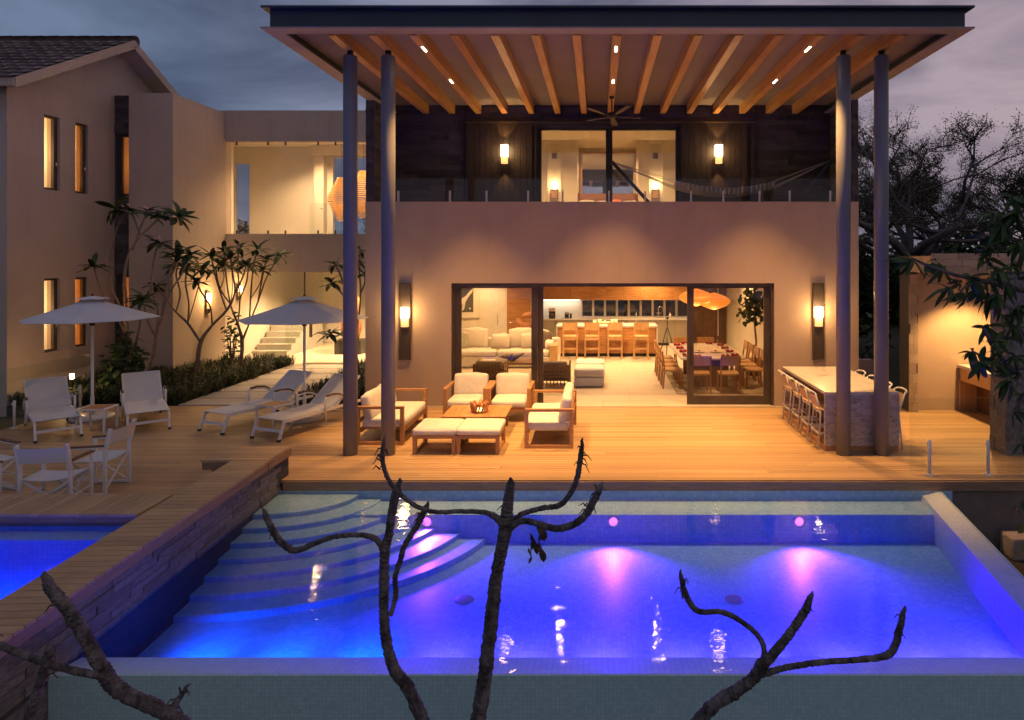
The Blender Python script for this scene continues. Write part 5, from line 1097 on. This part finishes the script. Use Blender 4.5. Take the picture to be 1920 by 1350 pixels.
def limbs(Y, lines, base):
    """limb lines as (px, py, depth offset, radius in metres) -> smooth world tubes relative to base"""
    res = []
    for ln in lines:
        pts = [np.array((*np.array(at(a, b, Y+c))-np.array(base), r)) for a, b, c, r in ln]
        s = smooth(pts, 4); res.append(([tuple(p[:3]) for p in s], [p[3] for p in s]))
    return res
def frangipani(label, Y, base_px, lines, n_leaf=9, sc=1, flowers=()):
    n_leaf += 3; sc *= 1.25
    bx, _, _ = at(base_px, 700, Y); base = (bx, Y, -.03)
    t = thing('frangipani_tree', label, 'tree', base, 0, 'frangipani trees in the planting beds')
    tr_ = MB(); tips = []
    for pts, rad in limbs(Y, lines, base): tr_.tube(pts, rad, 7, wob=.08); tips.append((pts[-1], np.array(pts[-1])-np.array(pts[-3])))
    tr_.build('trunk', 'bark_smooth', t)
    cr_ = t
    for k, (p, d) in enumerate(tips):
        whorl(cr_, p, d*.6 + np.array((0,0,.10)), n_leaf+random.randint(-2,3), LF, sc*random.uniform(.8,1.1), droop=.22, jit=.5)
        if k in flowers:
            for j in range(5): inst('flower', FLO, cr_, (p[0]+random.uniform(-.07,.07), p[1]-.05+random.uniform(-.05,.05), p[2]+.06+random.uniform(-.04,.06)), (R(70)+random.uniform(-.4,.4), random.uniform(-.4,.4), random.random()*3), (1.1,)*3)
    return t
a_, b_, c_ = .055, .032, .02
frangipani('tall frangipani with pink flowers in front of the dark stone strip', 15.4, 246, [
  [(246,735,0,.07),(250,690,0,.06),(248,650,0,.055),(240,620,0,b_),(236,560,0,b_),(234,515,.1,b_),(240,480,.2,c_),(256,450,.2,c_),(282,425,.1,c_),(300,405,0,c_)],
  [(250,655,0,b_),(222,600,-.1,c_),(192,552,-.2,c_),(176,500,-.3,c_)], [(248,470,.2,c_),(262,430,.3,c_),(276,398,.3,c_)], [(250,660,0,b_),(262,610,-.3,c_),(262,568,-.5,c_)],
  [(240,620,0,c_),(228,580,.3,c_),(205,520,.4,c_),(215,440,.5,c_),(238,395,.5,c_)], [(282,425,.1,c_),(310,400,.2,c_),(334,405,.2,c_)], [(262,440,.2,c_),(245,400,.2,c_),(218,392,.2,c_)]], 10, 1.05, (2,4))
frangipani('slender frangipani between the tall one and the lit tower wall', 14.9, 268, [
  [(266,740,0,.055),(274,700,0,.05),(288,660,0,.045),(292,630,0,b_),(304,590,0,b_),(318,550,0,c_),(340,515,0,c_),(356,478,0,c_)], [(292,630,0,c_),(296,580,.2,c_),(284,540,.3,c_),(290,480,.3,c_),(298,455,.3,c_)],
  [(292,632,0,c_),(276,600,-.2,c_),(268,560,-.3,.012)], [(318,550,0,c_),(318,510,.2,c_),(335,480,.2,c_)], [(304,590,0,c_),(312,540,.3,c_),(328,500,.4,c_),(330,470,.4,c_)]], 9, 1.0, (1,))
frangipani('forked frangipani lit by the sconce on the tower wall', 16.5, 370, [
  [(366,735,0,.06),(370,690,0,.055),(376,642,0,.05),(398,610,0,b_),(425,582,0,b_),(440,550,0,c_),(436,510,0,c_),(432,482,0,c_)], [(376,642,0,b_),(352,606,0,b_),(330,585,.2,c_),(308,556,.3,c_),(292,536,.3,c_)],
  [(352,606,0,c_),(354,570,.1,c_),(348,530,.1,c_),(352,500,.1,c_)], [(398,610,0,c_),(394,575,-.2,c_),(376,545,-.3,c_),(370,528,-.3,c_)], [(425,582,0,c_),(412,545,.2,c_),(402,510,.3,c_),(396,480,.3,c_)], [(330,585,.2,c_),(338,550,.3,c_),(330,515,.3,c_),(336,495,.3,c_)], [(440,550,0,c_),(455,520,.2,c_),(462,495,.2,c_)], [(412,545,.2,.014),(420,520,.4,.012),(416,500,.4,.012)], [(352,606,0,.014),(366,560,-.3,.012),(380,505,-.3,.012)]], 10, 1.0)
frangipani('bushy frangipani at the corner of the glazed entrance', 17.6, 450, [
  [(449,725,0,.055),(452,680,0,.05),(454,640,0,.045),(446,608,0,b_),(432,570,0,c_),(424,520,0,c_),(420,470,0,c_)], [(454,640,0,b_),(468,605,0,c_),(484,565,0,c_),(500,520,0,c_),(524,478,0,c_)], [(446,608,0,c_),(450,560,.2,c_),(446,505,.2,c_),(448,465,.2,c_)],
  [(468,605,0,c_),(470,560,-.2,c_),(474,510,-.2,c_),(482,468,-.2,c_)], [(484,565,0,c_),(492,520,.2,c_),(500,485,.2,c_)], [(432,570,0,c_),(412,540,.1,c_),(405,505,.1,c_)], [(450,560,0,c_),(462,530,.3,c_),(466,500,.3,c_)], [(470,560,-.2,.014),(488,530,-.4,.012),(492,505,-.4,.012)], [(432,570,0,.014),(436,540,.4,.012),(434,500,.4,.012)]], 10, 1.0, (2,))
frangipani('frangipani squeezed between the column and the house corner', 16.2, 668, [
  [(676,740,0,.055),(672,690,0,.05),(662,650,0,.045),(656,610,0,b_),(650,560,0,c_),(640,520,0,c_),(628,496,0,c_)], [(662,650,0,c_),(672,600,0,c_),(676,550,0,c_),(674,500,0,c_),(676,470,0,c_)], [(656,610,0,c_),(632,630,-.2,c_),(618,625,-.3,c_)],
  [(650,560,0,c_),(660,520,.2,c_),(664,490,.2,c_)], [(676,550,0,c_),(684,530,.1,c_),(684,515,.1,c_)], [(650,560,0,c_),(636,545,.1,c_),(622,530,.1,c_)]], 10, .9)
# shrubs
def shrub(label, c, r, n, meshes, sc=1, name='shrub'):
    t = thing(name, label, 'shrub', (c[0], c[1], -.05)); st = MB()
    for k in range(8):
        a = k*.785; st.tube([(0,0,0), (r[0]*.3*math.cos(a), r[1]*.3*math.sin(a), c[2]*.6), (r[0]*.7*math.cos(a), r[1]*.7*math.sin(a), c[2]*1.2)], [.02,.015,.006], 5)
    st.build('stem', 'bark_grey', t)
    for k in range(n):
        d = Vector((random.gauss(0,1), random.gauss(0,1), random.gauss(0,1))).normalized(); f = random.uniform(.45, 1)
        p = (d.x*r[0]*f, d.y*r[1]*f, c[2]+d.z*r[2]*f)
        inst('leaf', random.choice(meshes), t, p, (random.uniform(-.6,.9), random.uniform(-.5,.5), random.uniform(0,6.3)), (sc*random.uniform(.7,1.2),)*3)
shrub('dark round-leaved shrub under the tall frangipani', (wx(232,15.1), 15.1, .75), (.45,.4,.75), 210, LFi, 1.1)
shrub('thin climbing plant at the entrance corner in front of the lit hall', (wx(435,18.6), 18.6, .9), (.22,.2,.75), 75, LFi, .9)
shrub('dark low shrub in the shade behind the marble bar', (6.1, 16.6, .9), (1.2,.8,1.1), 260, LFi, 1.6)
shrub('small leafy shrub in the bed below the deck corner', (6.0, 8.55, .5), (.5,.3,.45), 90, LFi, .9)
CHILD_ = bpy.data.objects[[o.name for o in bpy.data.objects if o.get('label') == 'small leafy shrub in the bed below the deck corner'][0]]; CHILD_.location.z = -.95
fi = thing('potted_fig', 'leafy fig tree in a pot beside the dining table', 'plant', (4.15, 17.6, 0)); MB().lathe([(.16,0),(.24,.42),(.22,.44),(.14,.40),(0,.40)], 20).build('pot', 'wicker', fi); MB().tube([(0,0,.4),(.03,0,.9),(-.02,0,1.4),(.0,.02,2.0)], [.03,.028,.024,.012], 8).build('trunk', 'bark_smooth', fi)
for k in range(240):
    d = Vector((random.gauss(0,1), random.gauss(0,1), random.gauss(0,1))).normalized(); f = random.uniform(.3,1); inst('leaf', random.choice(LFi), fi, (d.x*.42*f-.05, d.y*.42*f, 1.85+d.z*.55*f), (random.uniform(-1.2,.3), random.uniform(-.5,.5), random.uniform(0,6.3)), (random.uniform(.7,1.0),)*3)
# grass in the beds
def grass(name, label, poly_fn, n, hmin, hmax):
    v = np.zeros((n*5, 3)); fs = []; cl_ = [(*poly_fn(), random.uniform(.7, 1.35)) for _ in range(max(60, n//70))]
    for i in range(n):
        cx_, cy_, s_ = random.choice(cl_); x = cx_+random.gauss(0,.07); y = cy_+random.gauss(0,.07); h = random.uniform(hmin, hmax)*s_; a = math.atan2(y-cy_, x-cx_)+random.uniform(-.7,.7); w = .010; l = random.uniform(.06,.30)*s_
        dx, dy = math.cos(a), math.sin(a)
        v[5*i] = (x-dy*w, y+dx*w, -.04); v[5*i+1] = (x+dy*w, y-dx*w, -.04); v[5*i+2] = (x+dx*l*.4-dy*w*.8, y+dy*l*.4+dx*w*.8, h*.85); v[5*i+3] = (x+dx*l*.4+dy*w*.8, y+dy*l*.4-dx*w*.8, h*.85); v[5*i+4] = (x+dx*l, y+dy*l, h*random.uniform(.55,1.0))
        fs += [(5*i, 5*i+1, 5*i+3, 5*i+2), (5*i+2, 5*i+3, 5*i+4)]
    me = bpy.data.meshes.new(name); me.from_pydata(v.tolist(), [], fs); me.materials.append(M['grass_blade'])
    o = link(name, me); tag(o, label, 'grass', kind='stuff')
grass('grass', 'dark strappy grass between the side house and the path', lambda: (random.uniform(-12.4,-8.95), 14.12+5.2*random.random()), 19000, .14, .34)
grass('grass', 'dark strappy grass between the path and the house corner', lambda: (random.uniform(-6.42,-4.95), 14.12+5.2*random.random()), 8500, .14, .34)

# foreground bare frangipani branches
def bare(label, Y, lines, base_px, dead=()):
    bx = wx(base_px, Y); base = (bx, Y, -2.6); k = Y/1250*.86
    t = thing('bare_frangipani', label, 'tree', base, 0, 'bare frangipani trees in front of the pool'); tr_ = MB(); tw = MB()
    for li, ln in enumerate(lines):
        pts = [np.array((*np.array(at(a, b, Y+c))-np.array(base), r*k)) for a, b, c, r in ln]
        s = smooth(pts, 5); P = [tuple(p[:3]) for p in s]; Rd = [max(.004, p[3]) for p in s]
        if li == 0: P = [(0,0,0)] + P; Rd = [Rd[0]*1.25] + Rd
        P2, R2 = [], []
        for q in range(len(P)-1):
            for u in (0, .25, .5, .75): P2.append(tuple(np.array(P[q])*(1-u)+np.array(P[q+1])*u+np.random.normal(0,.0012,3))); R2.append((Rd[q]*(1-u)+Rd[q+1]*u)*random.uniform(.90,1.10))
        P2.append(P[-1]); R2.append(Rd[-1])
        tr_.tube(P2, R2, 12, wob=.06)
        # shrivelled tip
        e = np.array(P[-1]); d = e-np.array(P[-3]); d = d/np.linalg.norm(d)
        tr_.tube([e-d*.012, e+d*.02, e+d*.045+np.array((random.uniform(-.008,.008),0,.0)), e+d*.062+np.array((random.uniform(-.01,.01),0,.004))], [Rd[-1]*1.02, Rd[-1]*.95, Rd[-1]*.62, Rd[-1]*.22], 9, wob=.16)
        for q in range(9):
            b0 = e - d*random.uniform(.0,.14); a = random.uniform(0,6.28); v = np.array((math.cos(a), .4*math.sin(a), random.uniform(-.6,.8)))*random.uniform(.03,.075)
            tw.tube([b0, b0+v*.6+np.array((0,0,.012)), b0+v+np.array((0,0,-.02))], [.006,.0045,.002], 5)
    tr_.build('trunk', 'bark', t); o_ = tw.build('dry_stalk', 'dead_leaf', t); o_['kind'] = 'stuff'
    for (a, b) in dead:
        p = np.array(at(a, b, Y-.03))-np.array(base); m = MB()
        for q in range(9):
            s0 = p+np.array((random.uniform(-.05,.05), random.uniform(-.03,.03), random.uniform(-.07,.07))); an = random.uniform(0,6.28)
            m.grid(lambda u, v: tuple(s0+np.array(((u-.5)*.05*math.cos(an)+.02*math.sin(v*3), (u-.5)*.05*math.sin(an), -(v)*.075+.02*math.sin(u*5)))), 3, 3)
        m.build('withered_leaf', 'dead_leaf', t)
bare('thick bare branch rising at the photo corner in front of the spa wall', 3.7, [
  [(350,1360,0,15),(292,1327,0,15),(248,1308,0,15),(211,1283,0,16),(190,1250,0,15),(168,1210,0,13.5),(146,1170,0,13),(124,1137,0,12.5),(98,1108,0,12),(90,1092,0,10)],
  [(205,1276,0,9),(190,1268,-.03,8),(146,1259,-.06,7.5),(102,1248,-.1,7),(55,1232,-.1,7),(0,1210,-.1,7),(-60,1185,-.1,7)], [(51,1360,-.15,10),(69,1297,-.15,9),(85,1250,-.15,8),(90,1226,-.15,7)], [(300,1332,0,5),(321,1334,.02,7),(334,1312,.03,6),(343,1299,.03,5)]], 480)
bare('double forked bare frangipani whose thin arm reaches toward the pool steps', 4.35, [
  [(800,1370,0,14),(765,1289,0,13),(739,1255,0,12),(724,1199,0,11),(720,1142,0,10.5),(720,1086,0,10),(722,1030,0,10.5),(729,1004,0,9),(735,962,0,9.5),(741,929,0,9),(745,914,0,7)],
  [(722,1036,0,7),(705,1011,-.05,6),(675,1003,-.1,5.2),(630,1006,-.15,5),(589,1019,-.15,5.5),(555,1032,-.15,6.5),(529,1019,-.15,7),(510,992,-.15,6.5),(500,970,-.15,6)],
  [(733,1152,0,5),(742,1116,.06,5.5),(741,1082,.08,5.5),(750,1052,.1,6),(759,1022,.1,6.5),(780,989,.12,7),(797,956,.12,6.5)]], 830)
bare('stout bare frangipani with three long arms standing before the middle of the pool', 4.15, [
  [(893,1370,0,17),(907,1285,0,16),(917,1199,0,15.5),(926,1120,0,14.5),(934,1060,0,13.5),(943,1019,0,13),(949,985,0,15),(952,947,0,12),(956,915,0,10)],
  [(948,992,0,8),(930,970,-.05,6.5),(904,960,-.1,5),(855,959,-.15,4.5),(817,960,-.15,4.5),(784,951,-.15,4.5),(757,932,-.15,4.5),(735,910,-.15,4.5),(721,881,-.15,4.5),(717,854,-.15,4.5),(718,838,-.15,4)],
  [(950,990,0,7),(979,964,.06,6),(1016,953,.1,5.5),(1050,947,.12,6),(1072,921,.12,6),(1084,889,.12,6),(1089,854,.12,6),(1091,840,.12,5)],
  [(950,994,0,8),(979,977,-.05,6.5),(1012,983,-.1,6.5),(1042,991,-.12,7),(1076,983,-.12,7.5),(1099,964,-.12,8),(1114,938,-.12,7.5),(1122,922,-.12,7)]], 880, [(1000,1008)])
bare('low forked bare frangipani in front of the glass edge of the pool', 4.4, [
  [(1295,1370,0,15),(1342,1319,0,14),(1380,1296,0,13.5),(1414,1270,0,12.5),(1429,1247,0,13),(1447,1229,0,11),(1470,1202,0,10),(1492,1172,0,9.5),(1511,1142,0,9),(1517,1126,0,7)],
  [(1428,1252,0,8),(1432,1236,.02,7),(1431,1210,.05,6),(1414,1184,.08,5.5),(1380,1159,.1,5.5),(1350,1147,.1,5.5),(1312,1147,.1,6),(1294,1131,.1,6.5),(1282,1105,.1,6.5),(1278,1085,.1,5)],
  [(1422,1265,0,8),(1440,1261,-.02,7),(1477,1251,-.05,6),(1537,1242,-.08,6),(1594,1238,-.1,6),(1650,1232,-.1,7),(1674,1219,-.1,8),(1687,1180,-.1,7),(1692,1155,-.1,6)]], 1250)

# mango boughs hanging in from the side
mg = thing('mango_tree', 'leafy mango boughs reaching in beside the outdoor kitchen', 'tree', (5.2, 5.6, -2.6)); mbs = np.array((5.2, 5.6, -2.6)); br2 = MB()
br2.tube([(0,0,0),(.05,0,1.5),(-.05,0,3.6),(.1,0,6.2),(.3,.1,7.5)], [.2,.17,.14,.11,.06], 10, wob=.06)
ML = [[(2180,640,0,14),(2050,585,0,9),(1920,545,0,6),(1850,528,0,4.5),(1790,515,0,3.5),(1740,498,0,3),(1710,484,0,2)], [(2200,760,0,12),(2050,720,0,8),(1950,690,0,5),(1890,690,0,4),(1850,672,0,3),(1822,658,0,2)], [(2200,450,0,12),(2050,430,0,8),(1950,420,.1,5),(1890,410,.1,3),(1862,400,.1,2)],
      [(2200,620,.2,11),(2050,600,.2,8),(1940,590,.2,5),(1885,575,.2,4),(1850,560,.2,2)], [(1890,690,0,3.5),(1860,640,-.1,3),(1845,615,-.1,2)], [(1950,690,0,4),(1925,740,0,3),(1900,770,0,2)], [(2050,430,0,5),(1960,470,-.1,4),(1900,470,-.1,3),(1860,460,-.1,2)], [(1850,528,0,3),(1815,535,-.05,2.5),(1800,548,-.05,2)], [(2000,640,.1,5),(1930,640,.1,4),(1880,630,.1,3)], [(2050,720,0,5),(1980,800,0,4),(1920,830,0,2)]]
for ln in ML:
    s = smooth([np.array((*np.array(at(a, b, 5.6+c))-mbs, r*5.6/1250)) for a, b, c, r in ln], 3); br2.tube([tuple(p[:3]) for p in s], [p[3] for p in s], 6)
br2.build('trunk', 'bark_grey', mg)
for (a, b, n_) in ((1712,486,8),(1732,500,8),(1748,492,5),(1800,528,9),(1808,552,9),(1838,540,10),(1858,520,8),(1852,560,8),(1862,470,9),(1858,445,7),(1882,420,9),(1905,400,9),(1868,398,8),(1912,450,10),(1900,490,9),(1890,530,9),(1910,575,9),(1880,590,8),(1850,612,8),(1868,640,9),(1824,660,8),(1840,680,6),(1862,672,8),(1886,630,8),(1905,668,8),(1892,712,8),(1902,770,8),(1916,740,8),(1918,830,6),(1915,940,7),(1930,520,8),(1768,505,5),(1780,540,7),(1820,520,7),(1875,505,9),(1895,455,9),(1845,480,6),(1870,555,9),(1905,610,9),(1880,660,9),(1910,700,9),(1855,400,6),(1900,370,8),(1918,395,8),(1875,435,8)):
    p = np.array(at(a, b, 5.6+random.uniform(-.2,.25)))-mbs; whorl(mg, p, (random.uniform(-.6,.4), random.uniform(-.5,.2), random.uniform(.1,.8)), n_+2, LM, random.uniform(.5,.82), droop=.75)

# background trees
def bgtree(label, base, hgt, spread, seed, leaves, mat='twig_leaf', bark='bark_grey', lsz=.09, levels=5, name='background_tree'):
    rr = random.Random(seed); t = thing(name, label, 'tree', base, 0, 'trees beyond the house'); tb = MB(); tips = []
    def grow(p, d, l, r, lv):
        q = p + d*l*.5 + Vector((rr.uniform(-1,1), rr.uniform(-1,1), rr.uniform(-.3,.6)))*l*.08; e = p + d*l
        tb.tube([p, q, e], [r, r*.85, r*.66], 6 if lv < 2 else (4 if lv < 4 else 3))
        if lv >= levels-2: tips.append((p, e))
        if lv >= levels: return
        for k in range(rr.choice((2,3,3)) if lv else 5):
            ax = Vector((rr.uniform(-1,1), rr.uniform(-1,1), rr.uniform(-.25,.75)*(1 if lv else 1.4))).normalized(); nd = (d*.75 + ax*spread).normalized(); nd.z = max(nd.z, -.1)
            grow(p + d*l*rr.uniform(.55,1) if lv else e, nd.normalized(), l*rr.uniform(.62,.86), r*rr.uniform(.5,.68), lv+1)
    grow(Vector((0,0,0)), Vector((rr.uniform(-.1,.1), 0, 1)).normalized(), hgt*.24, hgt*.021, 0)
    tb.build('trunk', bark, t)
    n = leaves; ix = [rr.randrange(len(tips)) for _ in range(n)]; v = np.zeros((n*4, 3)); rg_ = np.random.default_rng(seed)
    clump = [rr.random() for _ in tips]
    for i, k in enumerate(ix):
        if clump[k] < .35: k = (k+1) % len(tips)
        a, b = tips[k]; p = np.array(a)+(np.array(b)-np.array(a))*rr.random() + rg_.normal(0, .10, 3); d1 = rg_.normal(0,1,3); d1 /= np.linalg.norm(d1); d2 = np.cross(d1, rg_.normal(0,1,3)); d2 /= np.linalg.norm(d2)+1e-9
        L2 = lsz*rr.uniform(.6,1.4); v[4*i:4*i+4] = (p, p+d1*L2*.5+d2*L2*.2, p+d1*L2, p+d1*L2*.5-d2*L2*.2)
    me = bpy.data.meshes.new('crown'); me.from_pydata(v.tolist(), [], [(4*i,4*i+1,4*i+2,4*i+3) for i in range(n)]); me.materials.append(M[mat]); o = link('crown', me, t); o['kind'] = 'stuff'
bgtree('spreading sparse tree rising behind the paired columns by the marble bar', (11.4, 24, -.25), 13.6, .95, 3, 42000, lsz=.075, levels=6)
bgtree('sparse twiggy tree at the photo edge behind the outdoor kitchen', (16.0, 23, -.25), 11.2, .95, 11, 38000, lsz=.075, levels=6)
bgtree('twiggy tree filling the gap between the sparse trees', (14.6, 30, -.25), 12.6, 1.0, 23, 30000, lsz=.085, levels=6)
bgtree('dense dark tree low behind the outdoor kitchen lintel', (10.2, 19.5, -.25), 5.6, 1.0, 31, 16000, 'leaf_dark', lsz=.16, levels=4)
bgtree('dense dark tree behind the stone pier', (13.6, 18.5, -.25), 5.4, 1.0, 37, 16000, 'leaf_dark', lsz=.16, levels=4)
bgtree('dark tree behind the low garden wall', (8.2, 24, -.25), 6.4, 1.0, 41, 16000, 'leaf_dark', lsz=.18, levels=4)
bgtree('small tree seen through the narrow bridge window', (-14.6, 28, -.25), 7.6, .9, 5, 7000, lsz=.14)
bgtree('leafy tree seen through the wide bridge window', (-9.0, 29, -.25), 7.8, .95, 9, 9000, lsz=.14)
bgtree('tree behind the kitchen window strip', (1.2, 29, -.25), 5.5, .95, 15, 8000, 'leaf_dark', lsz=.2, levels=4)
n = 26000; rg_ = np.random.default_rng(2); v = np.zeros((n*4,3))
for i in range(n):
    x = rg_.uniform(5, 60); y = 33+rg_.uniform(-1,4); top = 3.6+.9*math.sin(x*.7)+.6*math.sin(x*1.9+1); p = np.array((x, y, rg_.uniform(-.3, top))); d1 = rg_.normal(0,1,3)*.28; d2 = rg_.normal(0,1,3)*.14; v[4*i:4*i+4] = (p, p+d1*.5+d2, p+d1, p+d1*.5-d2)
me = bpy.data.meshes.new('woods'); me.from_pydata(v.tolist(), [], [(4*i,4*i+1,4*i+2,4*i+3) for i in range(n)]); me.materials.append(M['leaf_dark']); tag(link('woods', me), 'dark mass of woodland beyond the garden', 'woods', kind='stuff')
